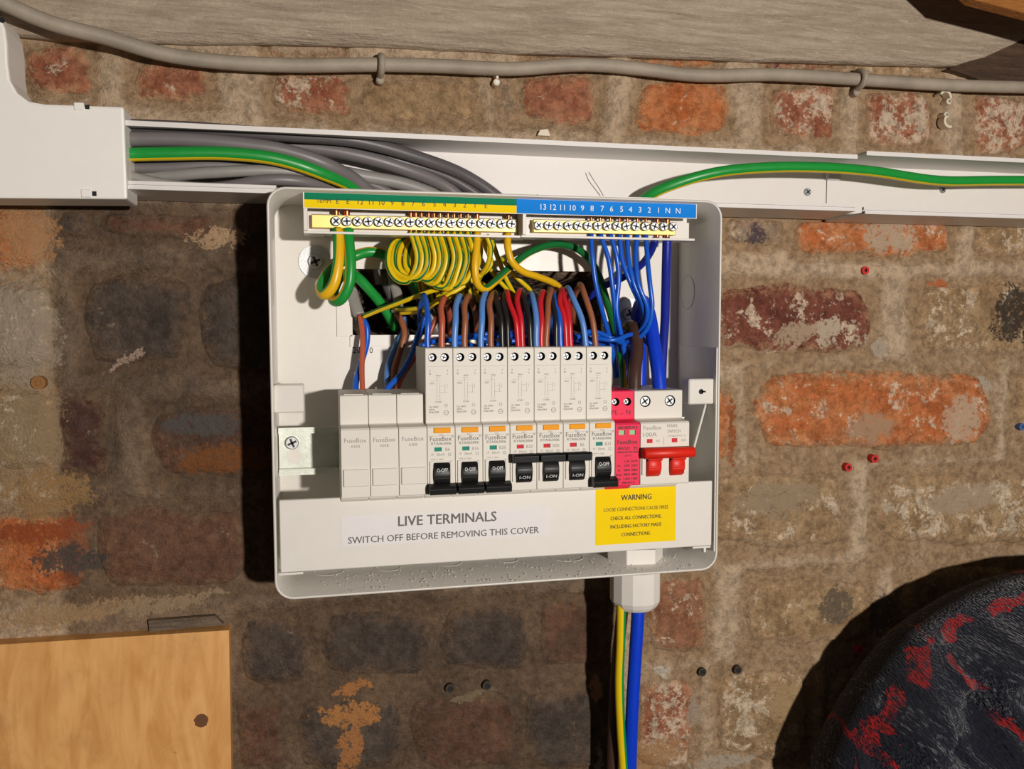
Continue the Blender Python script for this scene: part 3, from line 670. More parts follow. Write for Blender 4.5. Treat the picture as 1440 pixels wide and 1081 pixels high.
# knockouts in the bottom and right wall
for px, py, rr in ((462, 803, 11), (546, 798, 9.5), (631, 791, 10), (713, 787, 8.5), (797, 783, 13)):
    q = Pz(px, py, BZ0 + T); mb = MB(); vs_ = []; fs = []
    for j in range(28):
        a = 2 * math.pi * j / 28
        for r2, zz in ((rr - .9, 0), (rr - .45, .35), (rr, 0)): vs_.append((q[0] + r2 * math.cos(a), q[1] + r2 * math.sin(a), BZ0 + T + .02 + zz))
    for j in range(28):
        for k in range(2): fs.append((j * 3 + k, j * 3 + k + 1, ((j + 1) % 28) * 3 + k + 1, ((j + 1) % 28) * 3 + k))
    mb.add(vs_, fs); part('knockout', mb, STEEL_W, enc)
q = PX(967, 411, BX1 - T); mb = MB(); vs_ = []; fs = []
for j in range(28):
    a = 2 * math.pi * j / 28
    for r2, zz in ((12.1, 0), (12.6, .4), (13.1, 0)): vs_.append((BX1 - T - .02 - zz, q[1] + r2 * math.cos(a), q[2] + r2 * math.sin(a)))
for j in range(28):
    for k in range(2): fs.append((j * 3 + k, j * 3 + k + 1, ((j + 1) % 28) * 3 + k + 1, ((j + 1) % 28) * 3 + k))
mb.add(vs_, fs); part('knockout', mb, STEEL_W, enc)
zq = PX(980, 487, BX1 - T)[2]; mb = MB(); mb.box(BX1 - T - .9, BX1 - T + .2, 20, 83.5, BZ0 + 13, zq); part('side_flange', mb, STEEL_W, enc, .3)
# dust on the bottom wall
mb = MB()
for _ in range(330):
    x = random.uniform(BX0 + 30, BX1 - 12); h = random.uniform(40, 84); r = random.uniform(.2, .75)
    mb.add([(x - r, h, BZ0 + T), (x + r, h - r * .4, BZ0 + T), (x + r * .3, h + r, BZ0 + T), (x, h, BZ0 + T + r * 1.2)], [(0, 1, 3), (1, 2, 3), (2, 0, 3)])
part('dust', mb, DUST, enc, kind='stuff')
# fixing lugs left and right
def lug(xa, xb, za, zb, hole):
    mb = MB(); mb.bbox(xa, xb, 70, 80, za, zb, .8); o = part('cover_lug', mb, STEEL_W, enc)
    cx, cz_ = (xa + xb) / 2 - .6, (za + zb) / 2
    mb = MB(); mb.disc(cx, cz_, 1.9, 78, 80.08, 16)
    if hole: mb.box(cx, cx + 3.6, 78, 80.08, cz_ - .6, cz_ + .6)
    part('key_hole', mb, HOLE if hole else STEEL_W, o)
a, c = P(969, 533, 80), P(1002, 568, 80); lug(a[0], BX1 - T, c[2], a[2], True)
a, c = P(391, 541, 80), P(428, 580, 80); lug(BX0 + T, c[0], c[2], a[2], False)
a, c = P(993, 566, 70), P(975, 632, 78); mb = MB(); mb.tube([a, (a + c) / 2, c], .9, 8); part('stay_rod', mb, WHITE, enc)
# mounting washers
for px, py, hd in ((443.5, 368, 0), (884, 441, 1)):
    q = P(px, py, HB0); t = thing('fixing_screw', (q[0], HB0, q[2] - 11), 'fixing screw with a big round washer, ' + ('in the shade behind the blue wires' if hd else 'at the upper left of the board'), 'screw')
    mb = MB(); mb.ring(q[0], q[2], 3, 11.6, HB0 + .3, HB0 + 1.5, 36); part('washer', mb, ZINC, t)
    mb = MB(); screw(mb, q[0], q[2], 5, HB0 + 1.2, HB0 + 4); part('screw_head', mb, ZINC, t)
# DIN rail
rl = thing('mounting_rail', (110, 38, -100), 'galvanised metal rail carrying all the switch modules', 'rail')
zt, zbm = P(420, 601, 50)[2], P(420, 668, 50)[2]; xr0 = P(392, 630, 48)[0]
mb = MB(); pr = [(50, zt), (50, zt - 4.2), (43.5, zt - 4.2), (43.5, zbm + 4.2), (50, zbm + 4.2), (50, zbm), (49, zbm), (49, zbm + 3.2), (42.5, zbm + 3.2), (42.5, zt - 3.2), (49, zt - 3.2), (49, zt)]
mb.xprism(pr, xr0, 266)
part('rail', mb, plain('galvanised', (216, 220, 208), .36, .45, var=.1, scale=300, bump=.1), rl)
q = P(411, 622, 44); mb = MB(); screw(mb, q[0], q[2], 4.4, 43, 47.2); part('screw', mb, None, rl)
q = P(414, 641, 44); mb = MB(); mb.disc(q[0], q[2], 5.2, 42, 43.7, 20); part('slot', mb, STEEL_W, rl)
for xx in (xr0 + 14, 258): mb = MB(); mb.box(xx - 6, xx + 6, HB0, 43, zbm + 5, zt - 5); part('standoff', mb, STEEL_W, rl)

# ------------------------------------------------------------------ terminal bars with label strips
def term_bar(name, cat, lbl, xa, xb, bxa, bxb, zc, zc2, n, xs0, xs1):
    t = thing(name, ((xa + xb) / 2, 40, zc - 8), lbl, cat)
    mb = MB(); mb.box(xa, xb, 54, 60, zc - 7.2, zc + 5.5); mb.box(xa, xb, 56, 70, zc - 8.4, zc - 6.8); mb.box(xa, xa + 2.5, 54, 74, zc - 7, zc + 14); mb.box(xa, xb, 48, 56, zc + 5, zc + 14.5); part('holder', mb, WHITE, t, .3)
    for xx in (xa + 8, xb - 8): mb = MB(); mb.box(xx - 5, xx + 5, HB0, 55, zc - 5, zc + 5); part('support_leg', mb, WHITE, t)
    mb = MB(); mb.box(bxa, bxb, 59.5, 66.5, zc - 4.4, zc + 4.4); part('bar', mb, BRASS, t, .5)
    me = None
    for k in range(n):
        x = xs0 + (xs1 - xs0) * k / (n - 1)
        mb = MB(); screw(mb, x, zc + (zc2 - zc) * k / (n - 1), 3.2, 66, 69.6, rot=random.uniform(0, 1.5)); part('terminal_screw', mb, None, t)
    return t
z1_, z2_ = P(472.5, 311, 68)[2], P(719, 315, 68)[2]
xe = P(727, 300, 72)[0]
eb = term_bar('earth_terminal_bar', 'terminal bar', 'brass earth terminal bar in a white holder at the upper left of the board', P(427, 310, 70)[0], xe + 3, P(438, 310, 66)[0], xe + .5, z1_, z2_, 18, P(472.5, 311, 68)[0], P(719, 315, 68)[0])
nb = term_bar('neutral_terminal_bar', 'terminal bar', 'brass neutral terminal bar in a white holder at the upper right of the board', xe + 3.5, P(974, 318, 66)[0], P(750, 315, 66)[0], P(950, 318, 66)[0], P(757, 317, 68)[2], P(946, 319, 68)[2], 15, P(757, 317, 68)[0], P(946, 319, 68)[0])
sx0, sx1 = P(428, 285, 75)[0], P(979, 290, 75)[0]; sm = P(726.5, 290, 75)[0]; ST, SB = 84.9, 75.4
st = thing('label_strip', ((sx0 + sx1) / 2, 72, SB), 'long green, yellow and blue number strip above the terminal bars', 'label')
mb = MB(); mb.box(sx0 - .8, sx1 + .6, 73.6, 74.9, SB - .4, ST + .5); mb.box(sx0 - .8, sx1 + .6, 60, 74, ST - .6, ST + .5); part('backing', mb, WHITE, st)
mb = MB(); mb.box(sx0, sm, 74.5, 75.05, (ST + SB) / 2 + .3, ST); part('green_band', mb, STRIPG, st)
mb = MB(); mb.box(sx0, sm, 74.5, 75.05, SB, (ST + SB) / 2 + .3); part('yellow_band', mb, STRIPY, st)
mb = MB(); mb.box(sm, sx1, 74.5, 75.05, SB, ST); part('blue_band', mb, STRIPB, st)
mb = MB().m(INKB)
for tx, px in zip(['16MM', 'E', 'E', '12', '11', '10', '9', '8', '7', '6', '5', '4', '3', '2', '1', 'E'], [456, 475, 489.5, 507, 522, 537, 551.5, 566.5, 581, 595.5, 611, 625, 639.5, 653.5, 668, 683.5]):
    q = P(px, 284, 75); mb.text(tx, 4.6 if tx != '16MM' else 3.6, q[0], (ST + SB) / 2 - .3, 75.15)
part('lettering', mb, INKB, st, label='black numbers')
mb = MB().m(INKW)
for tx, px in zip(['13', '12', '11', '10', '9', '8', '7', '6', '5', '4', '3', '2', '1', 'N', 'N'], [764, 778, 791, 805.5, 819, 832.5, 847, 860, 874, 886.5, 900, 913, 926, 939, 953.5]):
    q = P(px, 294, 75); mb.text(tx, 5.4, q[0], (ST + SB) / 2, 75.15)
part('lettering', mb, INKW, st, label='white numbers and letters')
#==MODULES==
# ------------------------------------------------------------------ switch modules
MX0, MW = 12.0, 17.84
ZT, ZS, ZB, HFACE = -13.9, -62.6, -106.9, 107.0
def mprof(zt, hu, zs=ZS):
    return [(46, zt), (hu - .8, zt), (hu, zt - .8), (hu, zs + .8), (hu + 1, zs + .2), (HFACE - 1, zs - .6), (HFACE, zs - 1.8), (HFACE, ZB + .6), (HFACE - .6, ZB), (88, ZB), (88, ZB - 4), (70, ZB - 20), (52, ZB - 24), (52, -98), (50.4, -98), (50.4, -67), (46, -66)]
ORD = ['first', 'second', 'third', 'fourth', 'fifth', 'sixth', 'seventh', 'eighth', 'ninth', 'tenth']
_bm = {}
# blank modules
for k in range(3):
    x = MX0 + MW * k; t = thing('blank_module', (x + MW / 2, 50, ZB), ['leftmost of the three plain white blank modules', 'middle one of the three plain white blank modules', 'blank module touching the first breaker, right of the other two'][k], 'module', 'blank modules at the left of the rail')
    if 'blank' not in _bm:
        mb = MB(); mb.xprism(mprof(-43.4, 95), x + .15, x + MW - .15)
        _bm['blank'] = mb.mesh('blank_body', (x + MW / 2, 50, ZB), [MODUL], .35)
        mb = MB(); mb.bbox(x + 1.3, x + MW - .9, HFACE - .5, HFACE + 1.3, -99.4, -88.5, .5); _bm['bcl'] = mb.mesh('dummy_lever', (x + MW / 2, 50, ZB), [MODUL])
        mb = MB().m(INKP); mb.text('FuseBox', 4.0, x + MW / 2, -70.6, HFACE + .12, 13.6); mb.m(INKP); mb.text('A2RB', 2.4, x + MW / 2, -74.3, HFACE + .12); _bm['btx'] = mb.mesh('lettering', (x + MW / 2, 50, ZB), mb.mats)
        mb = MB().m(STEEL_W)
        mb.box(x + 3, x + MW - 3, 84, 92, -43.4, -43.1); _bm['btop'] = mb.mesh('top_plate', (x + MW / 2, 50, ZB), mb.mats)
    partmesh('body', _bm['blank'], t); partmesh('dummy_lever', _bm['bcl'], t); partmesh('lettering', _bm['btx'], t); partmesh('top_plate', _bm['btop'], t)
# RCBOs
RC = [(0, TEAL, 'B6', 'at the left end of the row of breakers, lever down'), (0, TEAL, 'B16', 'second breaker from the left, lever down and teal window'), (0, TEAL, 'B20', 'third breaker from the left, lever down beside a raised one'), (1, REDF, 'B20', 'fourth breaker from the left, first with a raised lever'), (1, REDF, 'B20', 'fifth breaker from the left, raised lever between two raised ones'), (1, REDF, 'B6', 'sixth breaker from the left, last with a raised lever'), (0, TEAL, 'B32', 'breaker touching the red-pink module, lever down')]
def P1(fn, key, org):
    if key not in _bm:
        mb = MB(); mats = fn(mb); _bm[key] = mb.mesh(key, org, mb.mats or mats)
    return _bm[key]
for k, (on, flag, rating, lb) in enumerate(RC):
    x = MX0 + MW * (3 + k); org = (x + MW / 2, 50, ZB)
    t = thing('circuit_breaker', org, 'tall white circuit breaker, ' + lb, 'breaker', 'circuit breakers on the rail')
    if 'rc' not in _bm:
        mb = MB(); mb.xprism(mprof(ZT, 100), x + .15, x + MW - .15)
        c_ = MB(); 
        for xx in (4.7, 12.6): c_.disc(x + xx, -20, 2.75, 88, 104, 20)
        _bm['rc'] = cut(mb, c_, [MODUL, HOLE], 'breaker_body', org, .35)
        for i_, xx in enumerate((4.7, 12.6)):
            mb = MB(); screw(mb, x + xx - .5, -20, 2.15, 86, 98.4, rot=.3 + i_); _bm['rcs%d' % i_] = mb.mesh('terminal_screw', org, mb.mats)
        mb = MB(); mb.bbox(x + 4.2, x + 14.9, HFACE - 1, HFACE + .9, -67.6, -64.2, .3); _bm['rct'] = mb.mesh('test_button', org, [ORANGE])
        mb = MB(); mb.box(x + 1.4, x + 3.6, HFACE - 1, HFACE + 1.2, -100.6, -85.4); mb.box(x + 14.4, x + 16.5, HFACE - 1, HFACE + 1.2, -100.6, -85.4); mb.box(x + 3.6, x + 14.4, HFACE - 1, HFACE + .6, -87.6, -85.4); _bm['rcf'] = mb.mesh('lever_frame', org, [MODUL], .25)
        # printed circuit diagram
        mb = MB().m(INKP); L = .14; hh = 100.12
        def ln(xa, za, xb, zb): mb.box(x + min(xa, xb) - L / 2, x + max(xa, xb) + L / 2, 100, hh, min(za, zb) - L / 2, max(za, zb) + L / 2)
        ln(1.2, -25.8, 16, -25.8); ln(7.4, -33, 7.4, -46); ln(9.3, -36, 9.3, -46); ln(9.3, -38.4, 12.6, -38.4); ln(12.6, -37, 12.6, -42.5); ln(9.3, -42.5, 14, -42.5); ln(6.4, -33, 9.6, -33); ln(6.6, -34.6, 10, -34.6); ln(3, -35, 6.2, -35); ln(14, -37.4, 14, -40); ln(6.8, -47, 9.8, -47)
        mb.m(INK); mb.text('2', 1.8, x + 3, -28.4, hh); mb.text('N', 1.8, x + 3, -30.4, hh); mb.text('1', 1.8, x + 14.4, -28.4, hh); mb.text('L', 1.8, x + 14.4, -30.4, hh)
        mb.text('TEST', 1.5, x + 4.2, -36.6, hh); mb.text('30mA', 1.3, x + 8.4, -31.6, hh); mb.text('LOAD', 1.5, x + 8.4, -48.4, hh)
        mb.text('Un 240V', 1.7, x + 2.3, -51.6, hh, align='l'); mb.text('50Hz', 1.7, x + 2.3, -53.3, hh, align='l'); mb.text('EN61009', 1.7, x + 2.3, -55, hh, align='l')
        mb.ring(x + 13.2, -55.4, 1.35, 1.6, 100, hh, 18); mb.box(x + 12.2, x + 14.2, 100, hh, -55.5, -55.3); mb.ring(x + 13.2, -50.8, .8, 1.0, 100, hh, 12)
        _bm['rcd'] = mb.mesh('diagram', org, mb.mats)
        mb = MB().m(INK); hf = HFACE + .12
        mb.text('FuseBox', 4.2, x + 8.7, -71.2, hf, 13.8); mb.ring(x + 16.2, -69.9, .35, .6, HFACE, hf, 10); mb.text('RTA063006', 2.4, x + 8.9, -74.2, hf, 12.6); mb.m(INKP)
        mb.text('1P', 2.0, x + 3.4, -81.2, hf); mb.text('30mA', 2.2, x + 8.4, -81.2, hf); mb.ring(x + 14.2, -81.4, .7, 1.0, HFACE, hf, 10); mb.text('TYPE A 10kA', 1.5, x + 6.2, -84.4, hf, 8.5); mb.text('TEST', 1.4, x + 9, -68.7, hf)
        mb.box(x + .6, x + 17.2, HFACE, HFACE + .07, -69.5, -69.35)
        _bm['rcx'] = mb.mesh('lettering', org, mb.mats)
    partmesh('body', _bm['rc'], t); partmesh('terminal_screw', _bm['rcs0'], t); partmesh('terminal_screw', _bm['rcs1'], t); partmesh('test_button', _bm['rct'], t, 'orange button'); partmesh('lever_frame', _bm['rcf'], t); partmesh('diagram', _bm['rcd'], t, 'faint grey circuit diagram'); partmesh('lettering', _bm['rcx'], t)
    mb = MB(); mb.m(flag); mb.box(x + 4.5, x + 8.7, HFACE - .5, HFACE + .12, -79.2, -76.6); mb.m(HOLE); mb.box(x + 8.7, x + 9.1, HFACE - .5, HFACE + .14, -79.2, -76.6); part('flag_window', mb, flag, t, label='teal indicator' if flag is TEAL else 'red indicator')
    mb = MB().m(INKP); mb.text(rating, 2.9, x + 13, -78, HFACE + .12); part('lettering', mb, INKP, t)
    key = 'lev%d' % on
    if key not in _bm:
        mb = MB(); zc = -93.7
        mb.smooth = True; mb.xcyl(x + 3.9, x + 14.1, 102.5, zc, 9.0, 32, .3); mb.smooth = False
        for dz in (-.9, .9): mb.box(x + 4, x + 14, 110, 111.75, zc + (dz - 1.2 if on == 0 else dz + 1.2) - .22, zc + (dz - 1.2 if on == 0 else dz + 1.2) + .22)
        if on: mb.xprism([(104, -87.6), (111, -88.2), (115.4, -87.2), (115.8, -83.2), (114.6, -81.8), (111, -82.2), (104, -84)], x + .6, x + MW - .6)
        else: mb.xprism([(104, -99.8), (111, -99.2), (115, -100.4), (116, -102), (115.4, -105.2), (113.6, -105.9), (108, -104.4)], x + .6, x + MW - .6)
        _bm[key] = mb.mesh('lever', org, [BLACKP], .3)
    lv = partmesh('lever', _bm[key], t, 'black lever')
    mb = MB().m(INKW); mb.text('I-ON' if on else 'O-OFF', 3.4, x + 9, -97.6 if on else -90.6, 112, 7.0, drum=(102.5, -93.7, 9.12)); part('lettering', mb, INKW, lv)
# surge protector
x = MX0 + MW * 10; org = (x + MW / 2, 50, ZB)
sp = thing('surge_protector', org, 'red-pink surge protection module beside the main switch', 'module')
mb = MB(); mb.xprism(mprof(-43.9, 95, -64), x + .15, x + MW - .15); c_ = MB()
for xx in (4.6, 13.0): c_.disc(x + xx, -51.6, 2.7, 85, 99, 20)
partmesh('body', cut(mb, c_, [PINK, HOLE], 'surge_body', org, .35), sp)
for xx in (4.2, 12.6): mb = MB(); screw(mb, x + xx, -51.6, 2.1, 82, 93, rot=.5); part('terminal_screw', mb, None, sp)
mb = MB().m(PINKINK); mb.text('PE', 4.8, x + 3.8, -58.6, 95.12); mb.text('N', 4.8, x + 13.6, -58.6, 95.12); mb.text('1.2kV', 1.4, x + 8.8, -59.6, 95.12)
hf = HFACE + .12
mb.text('RED:REPLACE', 2.5, x + 9, -67.6, hf, 13.6, bold=.035); mb.text('FuseBox', 4.0, x + 8.7, -77.2, hf, 14, bold=.015); mb.text('SPDCUT2', 2.5, x + 6.2, -81.6, hf, 8.4, bold=.035); mb.text('T2', 2.7, x + 14.4, -81.6, hf, bold=.035); mb.text('SURGE PROTECTION', 1.7, x + 9, -84.1, hf, 14.5, bold=.035); mb.text('DEVICE', 1.7, x + 9, -86.4, hf, 5.5)
for i_, row in enumerate((('', 'L-N', 'N-PE'), ('Uc', '275V', '255V'), ('In', '20kA', '20kA'), ('Imax', '40kA', '40kA'), ('Up', '1.5kV', '1.5kV'))):
    for xx, tx in zip((3, 8.4, 13.8), row):
        if tx: mb.text(tx, 2.1, x + xx, -90.2 - 2.95 * i_, hf, bold=.035)
mb.text('EN61643-11', 1.9, x + 9.5, -104.6, hf, 8.6, bold=.035)
part('lettering', mb, PINKINK, sp)
for xx in (4.6, 12.2): mb = MB(); mb.m(GRNF); mb.box(x + xx - 2.1, x + xx + 1.6, HFACE - .5, HFACE + .12, -72.4, -69.4); mb.m(PINKINK); mb.box(x + xx + 1.6, x + xx + 2.3, HFACE - .5, HFACE + .14, -72.4, -69.4); part('flag_window', mb, None, sp, label='pale green indicator')
# main switch
x = MX0 + MW * 11; org = (x + MW, 50, ZB); W2 = MW * 2
ms = thing('main_switch', org, 'wide white main switch with a red lever at the right end', 'switch')
mb = MB(); mb.xprism(mprof(-44.2, 95, -64), x + .15, x + W2 - .6); c_ = MB()
for xx in (8, 26): c_.disc(x + xx, -51.6, 3.9, 88, 99, 22)
partmesh('body', cut(mb, c_, [MODUL, HOLE], 'switch_body', org, .35), ms)
for xx in (8, 26): mb = MB(); screw(mb, x + xx, -51.6, 3.5, 85, 94.4, rot=.6); part('terminal_screw', mb, None, ms)
mb = MB().m(INKP); mb.text('FuseBox', 3.8, x + 8.4, -68.2, hf, 12.6); mb.text('100A', 3.9, x + 6.8, -72.8, hf, 9.6); mb.text('MAIN', 3.0, x + 22.6, -67.3, hf, 7); mb.text('SWITCH', 3.0, x + 24, -71.0, hf, 9.5); mb.text('EN60947-3', 1.6, x + 26, -74.2, hf, 12)
mb.box(x + 16.6, x + 16.8, HFACE, hf, -80, -74.6); mb.text('AC', 2.2, x + 12.6, -77.2, hf); mb.text('22A', 2.2, x + 31, -77.2, hf); part('lettering', mb, INKP, ms)
for xx in (6.6, 24.4): mb = MB(); mb.box(x + xx - 2, x + xx + 2, HFACE - .5, HFACE + .12, -78.6, -75.8); part('flag_window', mb, REDF, ms, label='red indicator')
mb = MB(); mb.box(x + 1, x + 3.6, HFACE - 1, HFACE + 1.4, -100, -88); mb.box(x + 14, x + 20, HFACE - 1, HFACE + 1.4, -100, -88); mb.box(x + 31, x + 34, HFACE - 1, HFACE + 1.4, -100, -88); part('lever_frame', mb, MODUL, ms, .3)
mb = MB(); mb.smooth = True
for xx in (4.2, 21): mb.xcyl(x + xx, x + xx + 9.4, 102.5, -93.4, 9.0, 32, .3)
mb.xcyl(x + .1, x + W2 + .2, 113, -84.6, 3.7, 24, .5); mb.smooth = False
for xx in (4.2, 21):
    mb.xprism([(106, -92), (113, -89.5), (114, -84.5), (106, -83)], x + xx, x + xx + 9.4)
    for zz in (-94.6, -96): mb.box(x + xx + .1, x + xx + 9.3, 110, 111.7, zz, zz + .4)
part('lever', mb, REDP, ms, label='red lever bar with two arms')

# ------------------------------------------------------------------ lower terminal cover
CX0_, CX1_, CZ0_, CZ1_ = -26.4, 271.2, -157.0, -110.3
cv = thing('terminal_cover', ((CX0_ + CX1_) / 2, 80, CZ0_), 'long white plastic terminal cover below the modules', 'cover')
mb = MB(); mb.bbox(CX0_, CX1_, 82.6, 85.6, CZ0_, CZ1_, .5); mb.box(CX0_ + .6, CX1_ - .6, 72, 83, CZ0_ + .1, CZ0_ + 1.5); part('plate', mb, WHITE, cv)
mb = MB(); mb.box(CX0_ - 1.2, CX0_ + 14, 74, 84.6, CZ0_ - 1.9, CZ0_ - .5); part('foot_tab', mb, WHITE, cv)
mb = MB(); mb.box(CX1_ - 14, CX1_ - .3, 74, 84.6, CZ0_ - 1.7, CZ0_ - .4); mb.box(CX1_ - 5.2, CX1_ - 3.4, 80, 84, CZ0_ - 5, CZ0_ - .4); part('foot_tab', mb, WHITE, cv)
a, c = P(479.5, 727, 86), P(773, 752, 86); a2 = P(480, 768, 86)
lx0, lx1, lz0, lz1 = a[0], c[0], (a2[2] + c[2]) / 2, a[2]
lab = single('warning_label', (lambda m_: m_.prism(rrect(lx0, lx1, lz0, lz1, 1.4, 4), 85.55, 85.8))(MB()), LABELW, 'pale paper label reading LIVE TERMINALS on the terminal cover', 'label')
mb = MB().m(INK); q1, q2 = P(630, 729, 86), P(627, 752, 86)
w1 = P(698, 727, 86)[0] - P(560, 733, 86)[0]; w2 = P(761, 746, 86)[0] - P(493, 757, 86)[0]
mb.text('LIVE TERMINALS', 9.4, q1[0], q1[2], 85.9, w1, bold=.018); mb.text('SWITCH OFF BEFORE REMOVING THIS COVER', 6.2, q2[0], q2[2], 85.9, w2, bold=.012); part('lettering', mb, INK, lab)
a, c = P(838, 686, 86), P(950, 760, 86); wl0, wl1, wz1, wz0 = a[0], c[0], a[2], c[2]
lab = single('warning_label', (lambda m_: m_.box(wl0, wl1, 85.55, 85.8, wz0, wz1))(MB()), WARNY, 'bright yellow WARNING label at the right of the terminal cover', 'label')
mb = MB().m(INKB); wc = (wl0 + wl1) / 2; hz = wz1 - wz0
mb.text('WARNING', 5.4, wc, wz1 - hz * .19, 85.9, 22.4, bold=.022); mb.m(INKB)
for tx, f, wd_ in (('LOOSE CONNECTIONS CAUSE FIRES', .39, 47.5), ('CHECK ALL CONNECTIONS,', .545, 37.5), ('INCLUDING FACTORY MADE', .69, 37.5), ('CONNECTIONS.', .835, 21.5)): mb.text(tx, 3.5, wc, wz1 - hz * f, 85.9, wd_, bold=.004 if f == .39 else .018)
part('lettering', mb, INKB, lab)
#==GLAND==
# ------------------------------------------------------------------ gland under the box
gx, gh = P(893, 830, 48)[0], 48.0
gl = thing('cable_gland', (gx, gh, P(893, 853, 48)[2]), 'white plastic cable gland through the bottom of the board', 'cable gland')
zb_, zc_ = P(893, 854, 48)[2], P(893, 812, 48)[2]
mb = MB(); mb.smooth = False; zi = BZ0 + T
mb.loft([[(gx + 21 * math.cos(math.radians(60 * j + 8)), gh + 21 * math.sin(math.radians(60 * j + 8)), z) for j in range(6)] for z in (zi, zi + 11)]); part('lock_nut', mb, WHITE, gl, .8)
mb = MB(); mb.smooth = True; mb.zdisc(gx, gh, [(BZ0 - 8, 16.5), (zi + 16, 16.5)], 32); part('thread', mb, WHITE, gl)
mb = MB(); mb.zdisc(gx, gh, [(BZ0 - 4.6, 18), (BZ0 - .2, 18)], 32); part('collar', mb, WHITE, gl)
mb = MB(); mb.smooth = False; R = 18.3
mb.zdisc(gx, gh, [(zb_ + .2, 10), (zb_, 12.6), (zb_ + 1.2, 15.0), (zb_ + 3.6, 17.0), (zb_ + 7, R + .5), (BZ0 - 6.4, R + .5), (BZ0 - 5, R - .8), (BZ0 - 4.7, 16)], 14); part('dome_nut', mb, WHITE, gl)
zi_ = zb_ + 2
def under(px, h): return P(px, 852, h)
cable('earth_cable', [(874, 840, 54), (873, 900, 53), (871, 960, 50), (873, 1020, 47), (877, 1085, 44), (880, 1180, 42), (878, 1500, 38)], 3.4, None, 'green and yellow cable hanging out of the gland at the left', seg=16, matf=gy((-.01,), (.5,)))
#==WIRES==
# ------------------------------------------------------------------ wiring inside the box
def term(px, py, h=63, dz=17):                      # bare end running up through the bar
    q = P(px, py, h); return [q + Vector((0, 0, -1.5)), q + Vector((0, 0, dz * .5)), q + Vector((0, 0, dz))]
G_E = 'thin yellow and green earth wires looped under the earth bar'
xsE = [578, 585, 593, 603, 610.5, 619, 630, 639, 648, 658]
BE = [396, 391, 392, 390, 393, 398, 403, 405, 402, 397]
for k, xx in enumerate(xsE):
    b = BE[k]; wd = 20 + k * .6; e = (k % 3 - 1) * 1.6
    cx = xx - wd + 11
    pts = [(xx, 327, 63), (xx + 5, 342, 66), (xx + 9, 362, 68 + e), (xx + 5, 381, 68 + e), (xx - 6, b, 66.5 + e), (xx - 20, b - 3, 63), (xx - 31, 377, 60), (xx - 32, 358, 55), (xx - 25, 342, 48), (xx - 8, 337, 40), (xx + 2, 352, 30), (xx + 6, 380, 18), (xx + 14, 425, 7)]
    cable('earth_wire', pts, 2.0, None, 'thin yellow and green earth wire, %s from the left in the looped bundle' % ORD[k], 'wire', G_E, 16, gy((-.02, .56), (.09, .67), DGREEN), .013 if k % 2 else -.009, term(xx, 327))
for k, (pts, lb) in enumerate([
  ([(511, 445, 22), (530, 437, 30), (560, 426, 42), (600, 411, 54), (640, 399, 58), (668, 380, 50), (676, 350, 44), (664, 332, 60)], 'upper of the slim earth wires slanting up from the left grey cable'),
  ([(556, 434, 20), (580, 434, 34), (606, 428, 46), (632, 414, 52), (655, 400, 52), (690, 372, 46), (682, 345, 50), (676, 330, 58)], 'earth wire slanting up to the right from the second grey cable'),
  ([(560, 440, 16), (590, 437, 30), (612, 424, 44), (640, 404, 50), (664, 396, 42), (680, 400, 24)], 'lowest of the slim earth wires slanting under the looped bundle'),
  ([(684, 330, 62), (690, 350, 60), (686, 372, 56), (676, 388, 48), (668, 410, 30)], 'short yellow and green earth wire curling right of the looped bundle'),
  ([(690, 332, 52), (700, 362, 44), (712, 392, 40), (722, 412, 34), (728, 440, 12)], 'yellow and green earth wire passing under the thick green arc, leftmost'),
  ([(684, 370, 36), (700, 392, 40), (714, 408, 36), (724, 430, 16)], 'yellow and green earth wire passing under the thick green arc, in the middle'),
  ([(705, 362, 34), (725, 388, 42), (744, 406, 38), (756, 432, 14)], 'yellow and green earth wire passing under the thick green arc, rightmost'),
  ([(648, 330, 60), (655, 350, 58), (668, 372, 52), (660, 396, 50), (640, 408, 46), (612, 426, 40), (596, 440, 20)], 'bright yellow earth wire turning left beneath the loops')]):
    cable('earth_wire', pts, 1.75, None, lb, 'wire', None, 16, gy((-.04, .46), (.09, .59), DGREEN), .012)
# thick earths
cable('earth_wire', [(474.5, 322, 64), (476, 345, 68), (475, 375, 71), (468, 402, 71), (457, 414, 68), (451, 406, 60), (458, 388, 50), (474, 372, 36), (497, 361, 26), (520, 354, 26), (545, 360, 24), (570, 378, 16), (590, 410, 8)], 3.6, None, 'left one of two thick green and yellow wires looping from the earth bar', 'wire', None, 16, gy((.50,), (.92,), GREEN, YELLO), -.014, term(473, 322, 63, 16))
cable('earth_wire', [(489.5, 323, 64), (491, 345, 68), (493, 375, 71), (490, 402, 71), (479, 421, 68), (469, 422, 60), (470, 405, 50), (482, 386, 38), (500, 388, 26), (520, 408, 20), (542, 436, 12), (556, 462, 7)], 3.6, None, 'right one of two thick green and yellow wires looping from the earth bar', 'wire', None, 16, gy((-.24,), (.52,), GREEN, YELLO), .004, term(488, 323, 63, 16))
cable('earth_wire', [(671, 328, 63), (670, 350, 68), (668, 378, 70), (672, 400, 68), (682, 406, 63), (696, 396, 60), (714, 379, 57), (746, 354, 50), (786, 343, 42), (818, 354, 34), (838, 378, 26), (848, 404, 24), (858, 440, 30), (868, 480, 46), (875, 515, 58), (878, 552, 66)], 2.6, None, 'thick green and yellow wire arching right to the red-pink module', 'wire', None, 16, gy((.22,), (.80,), DGREEN, YELLO), -.020, term(671, 328, 63, 16))
